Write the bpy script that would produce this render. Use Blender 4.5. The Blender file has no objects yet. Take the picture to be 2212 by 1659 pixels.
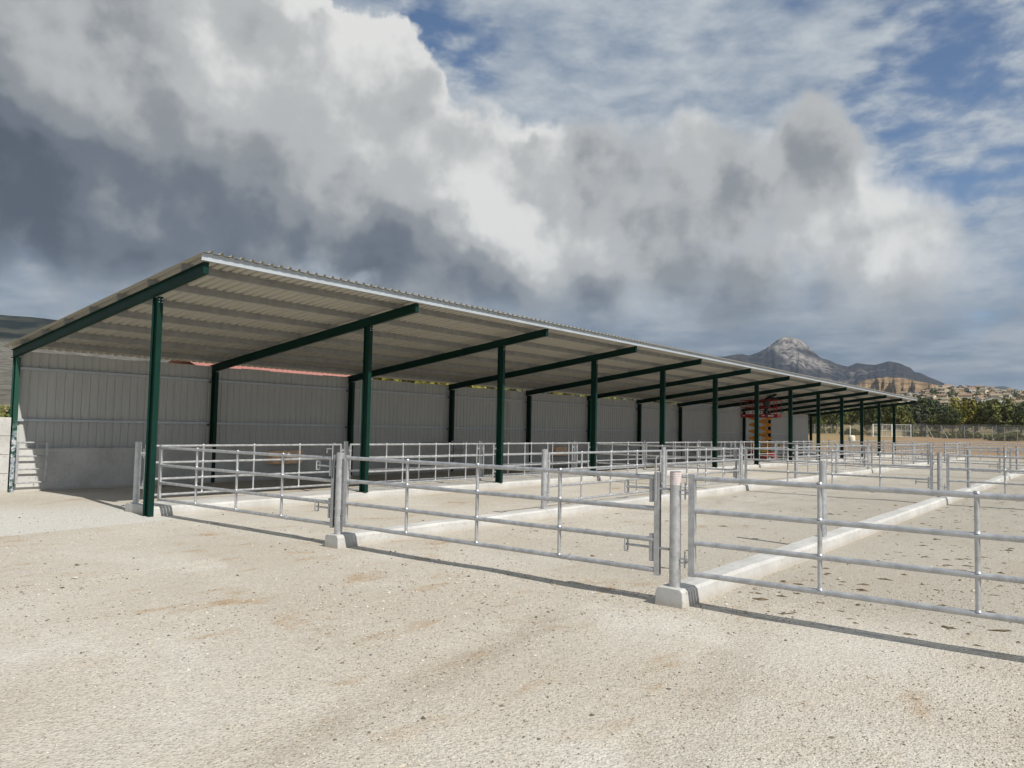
import bpy, bmesh, math, random
import numpy as np
from mathutils import Vector, Matrix

scene = bpy.context.scene
COL = scene.collection
R = math.radians
random.seed(7)
rng = np.random.default_rng(11)

# ------------------------------------------------------------------ camera
CAM = Vector((-7.06, -13.73, 1.735))
YAW, PIT, ROL = 0.6633, 0.0560, 0.0203
F = Vector((math.cos(YAW) * math.cos(PIT), math.sin(YAW) * math.cos(PIT), math.sin(PIT)))
Rt = F.cross(Vector((0, 0, 1))).normalized()
Up = Rt.cross(F)
R2 = Rt * math.cos(ROL) + Up * math.sin(ROL)
U2 = -Rt * math.sin(ROL) + Up * math.cos(ROL)
cd = bpy.data.cameras.new('camera')
cd.sensor_width = 36.0
cd.lens = 36.0 * 1662 / 2212
cd.clip_start = 0.1
cd.clip_end = 30000
cam = bpy.data.objects.new('camera', cd)
COL.objects.link(cam)
cam.matrix_world = Matrix(((R2.x, U2.x, -F.x, CAM.x), (R2.y, U2.y, -F.y, CAM.y), (R2.z, U2.z, -F.z, CAM.z), (0, 0, 0, 1)))
scene.camera = cam
scene.view_settings.view_transform = 'Standard'
scene.view_settings.look = 'None'
scene.view_settings.gamma = 1.0
scene.view_settings.use_curve_mapping = False
scene.view_settings.exposure = 0.13
scene.cycles.max_bounces = 6
scene.cycles.diffuse_bounces = 4
scene.cycles.glossy_bounces = 2
scene.cycles.volume_bounces = 0
scene.cycles.transparent_max_bounces = 8

# ------------------------------------------------------------------ sun
SUN_TRAVEL = Vector((0.172, 1.0, -0.95)).normalized()
SUN_EL = math.asin(-SUN_TRAVEL.z)
sl = bpy.data.lights.new('sun', 'SUN')
sl.energy = 4.9
sl.angle = R(0.55)
sl.color = (1.0, 0.95, 0.87)
so = bpy.data.objects.new('sun', sl)
COL.objects.link(so)
so.rotation_euler = SUN_TRAVEL.to_track_quat('-Z', 'Y').to_euler()
so.location = (0, -20, 30)


# ------------------------------------------------------------------ node helper
class NT:
    """small wrapper that adds nodes and links"""
    def __init__(self, tree):
        self.t = tree

    def n(self, typ, **kw):
        nd = self.t.nodes.new(typ)
        for k, v in kw.items():
            setattr(nd, k, v)
        return nd

    def put(self, sock, v):
        if isinstance(v, bpy.types.NodeSocket):
            self.t.links.new(v, sock)
        else:
            sock.default_value = v

    def m(self, op, a, b=None, c=None, clamp=False):
        nd = self.n('ShaderNodeMath', operation=op, use_clamp=clamp)
        self.put(nd.inputs[0], a)
        if b is not None:
            self.put(nd.inputs[1], b)
        if c is not None:
            self.put(nd.inputs[2], c)
        return nd.outputs[0]

    def vm(self, op, a, b=None, out=0):
        nd = self.n('ShaderNodeVectorMath', operation=op)
        self.put(nd.inputs[0], a)
        if b is not None:
            if op == 'SCALE':
                self.put(nd.inputs['Scale'], b)
            else:
                self.put(nd.inputs[1], b)
        return nd.outputs[out]

    def noise(self, vec, scale, detail=4, rough=0.55, lac=2.0, dist=0.0, col=False):
        nd = self.n('ShaderNodeTexNoise')
        self.put(nd.inputs['Vector'], vec)
        self.put(nd.inputs['Scale'], scale)
        nd.inputs['Detail'].default_value = detail
        nd.inputs['Roughness'].default_value = rough
        nd.inputs['Lacunarity'].default_value = lac
        nd.inputs['Distortion'].default_value = dist
        return nd.outputs['Color' if col else 'Fac']

    def vor(self, vec, scale, out='Distance', feature='F1', rand=1.0):
        nd = self.n('ShaderNodeTexVoronoi', feature=feature)
        self.put(nd.inputs['Vector'], vec)
        nd.inputs['Scale'].default_value = scale
        nd.inputs['Randomness'].default_value = rand
        return nd.outputs[out]

    def rng(self, v, a, b, c=0.0, d=1.0, smooth=True):
        nd = self.n('ShaderNodeMapRange', interpolation_type='SMOOTHSTEP' if smooth else 'LINEAR')
        for s, x in zip(nd.inputs[:5], (v, a, b, c, d)):
            self.put(s, x)
        return nd.outputs[0]

    def mix(self, fac, a, b, blend='MIX'):
        nd = self.n('ShaderNodeMix', data_type='RGBA', blend_type=blend)
        self.put(nd.inputs[0], fac)
        for s, v in ((nd.inputs[6], a), (nd.inputs[7], b)):
            if not isinstance(v, bpy.types.NodeSocket):
                v = tuple(v) + (1.0,) if len(v) == 3 else v
            self.put(s, v)
        return nd.outputs[2]

    def comb(self, x, y, z):
        nd = self.n('ShaderNodeCombineXYZ')
        for s, v in zip(nd.inputs, (x, y, z)):
            self.put(s, v)
        return nd.outputs[0]

    def sep(self, v):
        nd = self.n('ShaderNodeSeparateXYZ')
        self.put(nd.inputs[0], v)
        return nd.outputs


# ------------------------------------------------------------------ sky: clear air, thin high cloud, heaped cumulus
world = bpy.data.worlds.new('World')
scene.world = world
world.use_nodes = True
wt = world.node_tree
wt.nodes.clear()
W = NT(wt)


def azel(az, el):
    a, e = R(az), R(el)
    return (math.cos(e) * math.cos(a), math.cos(e) * math.sin(a), math.sin(e))


# where the cumulus towers stand in the sky: azimuth, elevation (degrees), angular radius (rad)
CUM = [(70.2, 22.7, .289), (60.3, 20.5, .180), (55.1, 23.6, .102), (49.8, 23.3, .097), (46.7, 22.9, .060), (52.6, 27.0, .040),
       (42.0, 16.3, .132), (32.2, 16.7, .112), (23.7, 17.1, .098), (16.5, 16.0, .106), (12.9, 12.1, .112),
       (15.9, 19.6, .066), (10.7, 9.2, .090), (21.4, 10.3, .102), (31.4, 10.5, .090),
       (48.0, 15.2, .100), (57.0, 13.8, .110), (66.0, 12.5, .120), (40.0, 11.5, .090), (76.0, 12.0, .120), (26.5, 12.5, .10), (36.5, 18.6, .07), (66.0, 17.0, .12), (58.0, 17.5, .10), (36.5, 11.8, .095), (45.0, 11.0, .08)]
DARK = [(75.5, 13.4, .135, .85), (66.5, 12.8, .098, .82), (58.5, 11.8, .086, .85), (50.1, 11.6, .076, .82), (64.6, 17.3, .09, .15),
        (40.1, 9.4, .064, .75), (32.1, 8.2, .062, .85), (24.7, 8.4, .066, .9), (18.3, 7.8, .062, .8),
        (17.4, 20.0, .046, .34), (26.4, 18.0, .080, .05), (75.0, 20.4, .15, .36), (45.4, 13.8, .070, .45), (12.0, 6.5, .08, .3)]
BRIGHT = [(47.4, 24.0, .072, .6), (51.9, 25.1, .066, .55), (56.0, 25.5, .090, .45), (39.9, 15.6, .084, .5), (12.4, 16.4, .036, .8),
          (14.0, 14.2, .075, .6), (35.1, 21.2, .070, .5), (26.5, 21.8, .070, .5), (20.2, 19.2, .034, .6), (10.2, 11.5, .066, .45),
          (43.8, 19.7, .072, .4), (63.0, 25.5, .12, .2), (28.0, 15.0, .085, .30), (20.5, 13.8, .08, .30), (34.5, 14.5, .075, .28), (24.5, 19.5, .06, .2)]
BLUE = [(43.7, 26.6, .060, .9), (40.8, 24.8, .034, .8), (46.5, 28.0, .040, .8), (7.4, 22.0, .110, 1.0), (10.9, 20.2, .064, .9),
        (12.3, 19.4, .045, .8), (5.6, 18.4, .085, .8), (4.0, 25.0, .085, .8), (11.0, 25.5, .05, .5), (6.5, 9.0, .05, .5), (-20, 30, .3, .8), (95, 45, .35, .8), (-90, 55, .5, .8), (180, 50, .4, .8)]
tc = W.n('ShaderNodeTexCoord')
D0 = tc.outputs['Generated']


def lobes_max(vec, lobes):
    acc = None
    for az, el, r in lobes:
        d = W.vm('DISTANCE', vec, azel(az, el), out=1)
        v = W.m('SUBTRACT', 1.0, W.m('DIVIDE', d, r))
        acc = v if acc is None else W.m('SMOOTH_MAX', acc, v, 0.25)
    return acc


def lobes_sum(vec, lobes):
    acc = None
    for az, el, r, w in lobes:
        d = W.vm('DISTANCE', vec, azel(az, el), out=1)
        v = W.m('MULTIPLY', W.rng(d, r * 1.55, r * 0.05), w)
        acc = v if acc is None else W.m('ADD', acc, v)
    return acc


# warp the direction with noise so that every outline billows
wv = W.noise(D0, 8.0, 4, 0.58, col=True)
wv = W.vm('SUBTRACT', wv, (0.5, 0.5, 0.5))
wv2 = W.noise(D0, 34.0, 4, 0.6, col=True)
wv2 = W.vm('SUBTRACT', wv2, (0.5, 0.5, 0.5))
DW = W.vm('ADD', D0, W.vm('SCALE', wv, 0.11))
DW = W.vm('ADD', DW, W.vm('SCALE', wv2, 0.030))
toward = Vector((math.sin(R(37)), -math.cos(R(37)), 0.0)) * 0.8 + Vector((0, 0, 0.6))
SH = tuple(toward.normalized() * 0.016)
DS = W.vm('ADD', D0, SH)
fine0 = W.noise(D0, 15.0, 6, 0.56)
fine1 = W.noise(DS, 15.0, 6, 0.56)
mid0 = W.noise(DW, 6.0, 2, 0.45)
mid1 = W.noise(W.vm('ADD', DW, tuple(toward.normalized() * 0.05)), 6.0, 2, 0.45)
sx, sy, sz = W.sep(D0)
# broken cumulus everywhere else in the sky
away = W.vm('DISTANCE', D0, azel(38, 14), out=1)
gen = W.m('SUBTRACT', W.m('MULTIPLY', W.noise(D0, 2.6, 3, 0.55), 2.4), 1.25)
gen = W.m('SUBTRACT', gen, W.rng(away, 0.95, 0.65, 0.0, 2.0))
fld = W.m('SMOOTH_MAX', lobes_max(DW, CUM), gen, 0.2)
fld = W.m('ADD', fld, W.m('MULTIPLY', W.m('SUBTRACT', fine0, 0.5), 0.42))
cum_a = W.rng(fld, -0.02, W.m('ADD', W.m('ADD', 0.09, W.rng(sz, 0.34, 0.12, 0.0, 0.55)), W.rng(sy, 0.66, 0.45, 0.0, 0.28)))
# softer underside: the base dissolves into layered haze
base_soft = W.rng(sz, 0.085, 0.20)
cum_a = W.m('MULTIPLY', cum_a, W.m('ADD', W.m('MULTIPLY', base_soft, 0.75), 0.25))
relief = W.m('ADD', W.m('MULTIPLY', W.m('SUBTRACT', fine0, fine1), 0.42), W.m('MULTIPLY', W.m('SUBTRACT', mid0, mid1), 1.35))
edge = W.rng(fld, 0.50, 0.0)
DD = W.vm('ADD', D0, W.vm('SCALE', wv, 0.08))
dark = lobes_sum(DD, DARK)
brig = lobes_sum(DD, BRIGHT)
genbase = W.m('MULTIPLY', W.rng(away, 0.6, 0.95), W.m('SUBTRACT', W.noise(D0, 3.3, 2, 0.5), 0.45))
lum = W.m('ADD', 0.625, W.m('MULTIPLY', relief, 0.85))
lum = W.m('ADD', lum, W.m('MULTIPLY', edge, 0.20))
lum = W.m('SUBTRACT', lum, W.m('MULTIPLY', W.m('MINIMUM', dark, 1.15), 0.50))
lum = W.m('ADD', lum, W.m('MULTIPLY', brig, 0.34))
lum = W.m('SUBTRACT', lum, genbase)
soft = W.noise(W.vm('MULTIPLY', DD, (1.0, 1.0, 1.6)), 5.0, 5, 0.52)
lum = W.m('ADD', lum, W.m('MULTIPLY', W.m('SUBTRACT', soft, 0.5), 0.42))
lum = W.m('ADD', lum, W.m('MULTIPLY', W.m('SUBTRACT', fine0, 0.5), 0.10))
ramp = W.n('ShaderNodeValToRGB')
W.put(ramp.inputs[0], lum)
cr = ramp.color_ramp
cr.interpolation = 'EASE'
cr.elements[0].position = 0.0
cr.elements[0].color = (0.072, 0.086, 0.110, 1)
cr.elements[1].position = 1.0
cr.elements[1].color = (0.70, 0.70, 0.68, 1)
for p, c in ((0.22, (0.128, 0.148, 0.176)), (0.45, (0.245, 0.262, 0.278)), (0.72, (0.435, 0.447, 0.447))):
    e = cr.elements.new(p)
    e.color = c + (1,)
# layered veil high up and streaks near the horizon
SV = W.vm('MULTIPLY', D0, (1.0, 1.0, 2.4))
v1 = W.noise(W.vm('ADD', SV, W.vm('SCALE', wv, 0.10)), 6.0, 5, 0.60)
v2 = W.noise(SV, 24.0, 4, 0.6)
cover = W.m('ADD', W.m('MULTIPLY', v1, 1.0), W.m('MULTIPLY', v2, 0.35))
cover = W.m('SUBTRACT', cover, W.m('MULTIPLY', W.m('MINIMUM', lobes_sum(DD, BLUE), 1.1), 0.26))
veil_a = W.m('MULTIPLY', W.rng(cover, 0.24, 0.58), 0.95)
v3 = W.noise(W.vm('MULTIPLY', D0, (1.0, 1.0, 5.0)), 7.0, 5, 0.6)
low = W.rng(sz, 0.20, 0.07)
veil_a = W.m('MAXIMUM', veil_a, W.m('MULTIPLY', low, W.rng(v3, 0.25, 0.55, 0.55, 1.0)))
vl = W.m('ADD', W.m('MULTIPLY', v1, 0.5), W.m('MULTIPLY', v2, 0.3))
veil_c = W.mix(W.rng(vl, 0.28, 0.55), (0.26, 0.315, 0.39), (0.50, 0.535, 0.56))
low_c = W.mix(W.rng(v3, 0.38, 0.68), (0.12, 0.16, 0.215), (0.34, 0.365, 0.385))
veil_c = W.mix(low, veil_c, low_c)
sky = W.n('ShaderNodeTexSky', sky_type='NISHITA')
sky.sun_disc = False
sky.sun_elevation = SUN_EL
sky.sun_rotation = math.atan2(-SUN_TRAVEL.x, -SUN_TRAVEL.y)
sky.altitude = 500
sky.air_density = 1.0
sky.dust_density = 0.3
sky.ozone_density = 4.0
bg_sky = W.n('ShaderNodeBackground')
W.put(bg_sky.inputs[0], sky.outputs[0])
bg_sky.inputs[1].default_value = 0.09
bg_v = W.n('ShaderNodeBackground')
W.put(bg_v.inputs[0], veil_c)
bg_c = W.n('ShaderNodeBackground')
W.put(bg_c.inputs[0], ramp.outputs[0])
m1 = W.n('ShaderNodeMixShader')
W.put(m1.inputs[0], veil_a)
W.put(m1.inputs[1], bg_sky.outputs[0])
W.put(m1.inputs[2], bg_v.outputs[0])
m2 = W.n('ShaderNodeMixShader')
W.put(m2.inputs[0], cum_a)
W.put(m2.inputs[1], m1.outputs[0])
W.put(m2.inputs[2], bg_c.outputs[0])
wo = W.n('ShaderNodeOutputWorld')
W.put(wo.inputs[0], m2.outputs[0])


# ------------------------------------------------------------------ mesh helpers
class MB:
    """collects simple shapes and links them as ONE mesh object"""
    def __init__(self):
        self.v, self.f, self.s = [], [], []

    def add(self, vs, fs, smooth=False):
        b = len(self.v)
        self.v += [tuple(p) for p in vs]
        self.f += [tuple(i + b for i in q) for q in fs]
        self.s += [smooth] * len(fs)
        return self

    def box(self, x0, x1, y0, y1, z0, z1):
        vs = [(x, y, z) for x in (x0, x1) for y in (y0, y1) for z in (z0, z1)]
        return self.add(vs, [(0, 1, 3, 2), (4, 6, 7, 5), (0, 4, 5, 1), (2, 3, 7, 6), (0, 2, 6, 4), (1, 5, 7, 3)])

    def cbox(self, x0, x1, y0, y1, z0, z1, c):
        """box with chamfered edges"""
        bm = bmesh.new()
        bmesh.ops.create_cube(bm, size=1.0)
        for q in bm.verts:
            q.co = Vector(((x0 + x1) / 2 + q.co.x * (x1 - x0), (y0 + y1) / 2 + q.co.y * (y1 - y0), (z0 + z1) / 2 + q.co.z * (z1 - z0)))
        bmesh.ops.bevel(bm, geom=bm.edges[:], offset=c, segments=1, affect='EDGES')
        bm.verts.index_update()
        self.add([q.co[:] for q in bm.verts], [tuple(q.index for q in fc.verts) for fc in bm.faces])
        bm.free()
        return self

    def cyl(self, p0, p1, r0, r1=None, n=10, caps=True, smooth=True):
        p0, p1 = Vector(p0), Vector(p1)
        r1 = r0 if r1 is None else r1
        d = (p1 - p0).normalized()
        a = d.orthogonal().normalized()
        b = d.cross(a)
        vs = []
        for p, r in ((p0, r0), (p1, r1)):
            for k in range(n):
                t = 2 * math.pi * k / n
                vs.append(p + (a * math.cos(t) + b * math.sin(t)) * r)
        self.add(vs, [(k, (k + 1) % n, n + (k + 1) % n, n + k) for k in range(n)], smooth)
        if caps:
            self.add(vs, [tuple(range(n - 1, -1, -1)), tuple(range(n, 2 * n))])
        return self

    def prism(self, prof, p0, p1, up=(0, 0, 1)):
        """profile (a, b) swept from p0 to p1; a runs sideways, b along up"""
        p0, p1 = Vector(p0), Vector(p1)
        d = (p1 - p0).normalized()
        u = Vector(up)
        u = (u - d * u.dot(d)).normalized()
        s = d.cross(u)
        n = len(prof)
        vs = [p + s * a + u * b for p in (p0, p1) for a, b in prof]
        self.add(vs, [(k, (k + 1) % n, n + (k + 1) % n, n + k) for k in range(n)])
        self.add(vs, [tuple(range(n - 1, -1, -1)), tuple(range(n, 2 * n))])
        return self

    def mesh(self, name):
        me = bpy.data.meshes.new(name)
        me.from_pydata(self.v, [], self.f)
        me.polygons.foreach_set('use_smooth', self.s)
        me.update()
        return me

    def build(self, name, mat, parent=None):
        return link(self.mesh(name), name, mat, parent)


def link(me, name, mat, parent=None, loc=None, rot=None):
    if mat is not None and not me.materials:
        me.materials.append(mat)
    o = bpy.data.objects.new(name, me)
    COL.objects.link(o)
    if parent is not None:
        o.parent = parent
    if loc is not None:
        o.location = loc
    if rot is not None:
        o.rotation_euler = rot
    return o


def tag(o, label=None, cat=None, group=None, kind=None):
    for k, v in (('label', label), ('category', cat), ('group', group), ('kind', kind)):
        if v:
            o[k] = v
    return o


def thing(name, label, cat, loc=(0, 0, 0), rz=0.0, group=None):
    o = bpy.data.objects.new(name, None)
    COL.objects.link(o)
    o.empty_display_size = 0.2
    o.location = loc
    o.rotation_euler = (0, 0, rz)
    return tag(o, label, cat, group)


def copy_tree(o, parent=None):
    c = o.copy()
    COL.objects.link(c)
    if parent is not None:
        c.parent = parent
    for ch in o.children:
        copy_tree(ch, c)
    return c


def vnoise(x, y, seed=0):
    """smooth value noise in 0..1 on numpy arrays"""
    xi, yi = np.floor(x).astype(np.int64), np.floor(y).astype(np.int64)
    xf, yf = x - xi, y - yi
    u, v = xf * xf * (3 - 2 * xf), yf * yf * (3 - 2 * yf)

    def h(a, b):
        n = (a * 374761393 + b * 668265263 + seed * 974711) & 0x7fffffff
        n = ((n ^ (n >> 13)) * 1274126177) & 0x7fffffff
        return ((n ^ (n >> 16)) & 0xffff) / 65535.0
    return (h(xi, yi) * (1 - u) + h(xi + 1, yi) * u) * (1 - v) + (h(xi, yi + 1) * (1 - u) + h(xi + 1, yi + 1) * u) * v


def fbm(x, y, octv=5, seed=0, gain=0.5):
    s, a, t = 0.0, 1.0, 0.0
    for k in range(octv):
        s = s + a * vnoise(x * 2 ** k + 17.3 * k, y * 2 ** k - 9.1 * k, seed + k)
        t += a
        a *= gain
    return s / t


def grid_mesh(name, P, mat, smooth=True):
    """P is an (n, m, 3) array of points"""
    n, m = P.shape[:2]
    idx = np.arange(n * m).reshape(n, m)
    q = np.stack([idx[:-1, :-1], idx[1:, :-1], idx[1:, 1:], idx[:-1, 1:]], -1).reshape(-1, 4)
    return fast_mesh(name, P.reshape(-1, 3), q, mat, smooth)


def fast_mesh(name, V, Fc, mat, smooth=False):
    me = bpy.data.meshes.new(name)
    k = Fc.shape[1]
    me.vertices.add(len(V))
    me.vertices.foreach_set('co', np.ascontiguousarray(V, dtype=np.float32).ravel())
    me.loops.add(Fc.size)
    me.loops.foreach_set('vertex_index', np.ascontiguousarray(Fc, dtype=np.int32).ravel())
    me.polygons.add(len(Fc))
    me.polygons.foreach_set('loop_start', np.arange(0, Fc.size, k, dtype=np.int32))
    me.polygons.foreach_set('use_smooth', np.full(len(Fc), smooth))
    me.update(calc_edges=True)
    me.validate()
    if mat:
        me.materials.append(mat)
    return me


# ------------------------------------------------------------------ materials
MATS = {}


def mat(name):
    m = bpy.data.materials.new(name)
    m.use_nodes = True
    t = m.node_tree
    N = NT(t)
    b = t.nodes['Principled BSDF']
    MATS[name] = m
    return m, N, b


def bump(N, b, h, strength, dist):
    nd = N.n('ShaderNodeBump')
    nd.inputs['Strength'].default_value = strength
    nd.inputs['Distance'].default_value = dist
    N.put(nd.inputs['Height'], h)
    N.put(b.inputs['Normal'], nd.outputs[0])


def simple(name, c, rough=0.6, metal=0.0, var=0.15, scale=3.0, bmp=0.0, bscale=40.0, bdist=0.01, spec=0.5, c2=None):
    m, N, b = mat(name)
    co = N.n('ShaderNodeTexCoord').outputs['Object']
    f = N.noise(co, scale, 5, 0.6)
    d = c2 if c2 else tuple(x * (1 - var) for x in c)
    e = c if c2 else tuple(min(1, x * (1 + var)) for x in c)
    N.put(b.inputs['Base Color'], N.mix(N.rng(f, 0.3, 0.7), d, e))
    b.inputs['Roughness'].default_value = rough
    b.inputs['Metallic'].default_value = metal
    b.inputs['Specular IOR Level'].default_value = spec
    if bmp:
        bump(N, b, N.noise(co, bscale, 4, 0.6), bmp, bdist)
    return m


# galvanised tube: bright zinc with cloudy spangle
m, N, b = mat('galvanised')
co = N.n('ShaderNodeTexCoord').outputs['Object']
f1 = N.noise(co, 9.0, 4, 0.6)
f2 = N.noise(co, 70.0, 3, 0.6)
c = N.mix(N.rng(f1, 0.3, 0.7), (0.36, 0.37, 0.38), (0.52, 0.53, 0.545))
c = N.mix(N.rng(f2, 0.55, 0.75, 0, 0.45), c, (0.66, 0.67, 0.68))
N.put(b.inputs['Base Color'], c)
b.inputs['Metallic'].default_value = 0.55
N.put(b.inputs['Roughness'], N.rng(f1, 0.2, 0.8, 0.34, 0.52))
bump(N, b, f2, 0.12, 0.003)
# dull zinc for rolled purlins and girts
simple('zinc_dull', (0.33, 0.33, 0.32), 0.55, 0.35, 0.12, 4.0)
simple('zinc_bright', (0.46, 0.495, 0.525), 0.42, 0.35, 0.06, 3.0)
simple('steel_dark', (0.07, 0.07, 0.07), 0.6, 0.3)
# green painted steel
m, N, b = mat('green_paint')
co = N.n('ShaderNodeTexCoord').outputs['Object']
f1 = N.noise(co, 2.0, 5, 0.6)
N.put(b.inputs['Base Color'], N.mix(N.rng(f1, 0.3, 0.75), (0.0023, 0.022, 0.0155), (0.003, 0.031, 0.022)))
b.inputs['Roughness'].default_value = 0.5
b.inputs['Specular IOR Level'].default_value = 0.18
bump(N, b, N.noise(co, 30.0, 3, 0.5), 0.05, 0.003)
# the same paint, with whitish and bluish film left on the lower part
m, N, b = mat('green_paint_film')
co = N.n('ShaderNodeTexCoord').outputs['Object']
ox, oy, oz = N.sep(co)
f1 = N.noise(co, 9.0, 5, 0.65)
fm = N.m('MULTIPLY', N.rng(f1, 0.42, 0.52), N.rng(oz, 1.75, 1.1))
wc = N.mix(N.rng(N.noise(co, 14.0, 3), 0.4, 0.6), (0.48, 0.50, 0.50), (0.24, 0.28, 0.34))
N.put(b.inputs['Base Color'], N.mix(fm, (0.006, 0.055, 0.036), wc))
b.inputs['Roughness'].default_value = 0.45
# coated sheet, cream grey, with faint streaks that run down the ribs
for nm, ca, cb in (('roof_sheet', (0.40, 0.38, 0.325), (0.45, 0.43, 0.37)), ('wall_sheet', (0.44, 0.445, 0.43), (0.49, 0.495, 0.48)),
                   ('wall_sheet_stained', (0.42, 0.42, 0.40), (0.48, 0.48, 0.46))):
    m, N, b = mat(nm)
    co = N.n('ShaderNodeTexCoord').outputs['Object']
    f1 = N.noise(N.vm('MULTIPLY', co, (6.0, 0.5, 0.5)), 2.0, 5, 0.6)
    c = N.mix(N.rng(f1, 0.3, 0.7), ca, cb)
    if nm.endswith('stained'):
        ox, oy, oz = N.sep(co)
        st = N.noise(N.vm('MULTIPLY', co, (14.0, 1.0, 0.35)), 2.0, 4, 0.6)
        c = N.mix(N.rng(st, 0.45, 0.65, 0, 0.75), c, (0.20, 0.115, 0.05))
    N.put(b.inputs['Base Color'], c)
    b.inputs['Roughness'].default_value = 0.5
    b.inputs['Metallic'].default_value = 0.0
# cast concrete
for nm, k in (('concrete_wall', 1.6), ('concrete_kerb', 1.48)):
    m, N, b = mat(nm)
    co = N.n('ShaderNodeTexCoord').outputs['Object']
    f1 = N.noise(co, 1.1, 6, 0.62)
    f2 = N.noise(co, 14.0, 5, 0.6)
    f3 = N.vor(co, 55.0)
    c = N.mix(N.rng(f1, 0.3, 0.72), (0.272 * k, 0.270 * k, 0.260 * k), (0.36 * k, 0.358 * k, 0.348 * k))
    c = N.mix(N.rng(f2, 0.52, 0.72, 0, 0.6), c, (0.21 * k, 0.198 * k, 0.172 * k))
    c = N.mix(N.rng(f3, 0.10, 0.04, 0, 0.5), c, (0.14, 0.13, 0.115))
    ox, oy, oz = N.sep(co)
    # dirt splashed up from the gravel
    spl = N.m('ADD', oz, N.m('MULTIPLY', N.m('SUBTRACT', f2, 0.5), 0.18))
    c = N.mix(N.rng(spl, 0.09, 0.0, 0, 0.5), c, (0.36, 0.31, 0.245))
    N.put(b.inputs['Base Color'], c)
    b.inputs['Roughness'].default_value = 0.92
    b.inputs['Specular IOR Level'].default_value = 0.2
    hh = N.m('ADD', N.m('MULTIPLY', f2, 0.6), N.m('MULTIPLY', N.noise(co, 90.0, 3, 0.6), 0.35))
    bump(N, b, hh, 0.45, 0.012)
simple('plywood', (0.85, 0.57, 0.37), 0.75, 0.0, 0.18, 5.0)
simple('old_timber', (0.22, 0.13, 0.065), 0.8, 0.0, 0.3, 6.0)
simple('lift_red', (0.30, 0.016, 0.017), 0.45, 0.0, 0.2, 3.0)
simple('lift_orange', (0.62, 0.27, 0.035), 0.5, 0.0, 0.15, 3.0)
simple('rubber', (0.025, 0.025, 0.025), 0.8)
simple('decal_white', (0.75, 0.75, 0.73), 0.5)
simple('yellow_box', (0.62, 0.45, 0.05), 0.5)
simple('dark_cloth', (0.018, 0.02, 0.028), 0.85)
simple('skin_tone', (0.38, 0.22, 0.15), 0.6)
simple('cream_plastic', (0.62, 0.58, 0.46), 0.55, 0.0, 0.1)
simple('white_paint', (0.74, 0.74, 0.72), 0.5)
simple('red_tile', (0.34, 0.145, 0.12), 0.8, 0.0, 0.25, 8.0)
simple('render_pale', (0.56, 0.53, 0.47), 0.85, 0.0, 0.1)
simple('bark', (0.10, 0.075, 0.05), 0.9, 0.0, 0.3, 4.0)
m, N, b = mat('post_sticker')
co = N.n('ShaderNodeTexCoord').outputs['Object']
ox, oy, oz = N.sep(co)
row = N.m('PINGPONG', oz, 0.009)
tx = N.noise(N.vm('MULTIPLY', co, (1.0, 1.0, 0.05)), 260.0, 1, 0.5)
ink = N.m('MULTIPLY', N.rng(row, 0.0045, 0.0055), N.rng(tx, 0.46, 0.5))
N.put(b.inputs['Base Color'], N.mix(ink, (0.58, 0.565, 0.56), (0.42, 0.17, 0.18)))
b.inputs['Roughness'].default_value = 0.4


def foliage(name, ca, cb, cc):
    m, N, b = mat(name)
    g = N.n('ShaderNodeNewGeometry')
    oi = N.n('ShaderNodeObjectInfo')
    v = N.m('ADD', N.m('MULTIPLY', g.outputs['Random Per Island'], 0.7), N.m('MULTIPLY', oi.outputs['Random'], 0.3))
    rp = N.n('ShaderNodeValToRGB')
    N.put(rp.inputs[0], v)
    rp.color_ramp.elements[0].color = ca + (1,)
    rp.color_ramp.elements[1].color = cc + (1,)
    e = rp.color_ramp.elements.new(0.5)
    e.color = cb + (1,)
    N.put(b.inputs['Base Color'], rp.outputs[0])
    b.inputs['Roughness'].default_value = 0.75
    b.inputs['Specular IOR Level'].default_value = 0.15
    return m


foliage('leaf_olive', (0.07, 0.082, 0.026), (0.12, 0.132, 0.042), (0.19, 0.188, 0.065))
foliage('leaf_dark', (0.040, 0.056, 0.026), (0.072, 0.092, 0.038), (0.115, 0.130, 0.054))
foliage('leaf_grey', (0.060, 0.072, 0.044), (0.095, 0.110, 0.070), (0.14, 0.152, 0.10))
foliage('leaf_yellow', (0.10, 0.10, 0.02), (0.17, 0.16, 0.03), (0.24, 0.21, 0.045))
foliage('dry_grass', (0.13, 0.105, 0.045), (0.22, 0.18, 0.08), (0.32, 0.26, 0.13))

# gravel yard: colours of the place itself (white crushed stone, tan sand, damp grey pens, red field soil)
m, N, b = mat('gravel_ground')
co = N.n('ShaderNodeTexCoord').outputs['Object']
px, py, pz = N.sep(co)
big = N.noise(co, 0.28, 5, 0.6)
med = N.noise(N.vm('MULTIPLY', co, (0.7, 1.6, 1.0)), 1.3, 5, 0.62, dist=0.4)
sml = N.noise(co, 9.0, 5, 0.65)
tiny = N.noise(co, 48.0, 3, 0.65)
st1 = N.vor(co, 62.0, 'Color')
stv = N.sep(st1)[0]
sd1 = N.vor(co, 62.0)
sd2 = N.vor(co, 26.0)
c = N.mix(N.rng(big, 0.34, 0.66), (0.440, 0.402, 0.342), (0.505, 0.477, 0.425))
# rusty sand patches
rust = N.m('MULTIPLY', N.rng(med, 0.54, 0.74), N.rng(big, 0.66, 0.40))
c = N.mix(N.m('MULTIPLY', rust, 0.95), c, (0.35, 0.24, 0.135))
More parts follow.
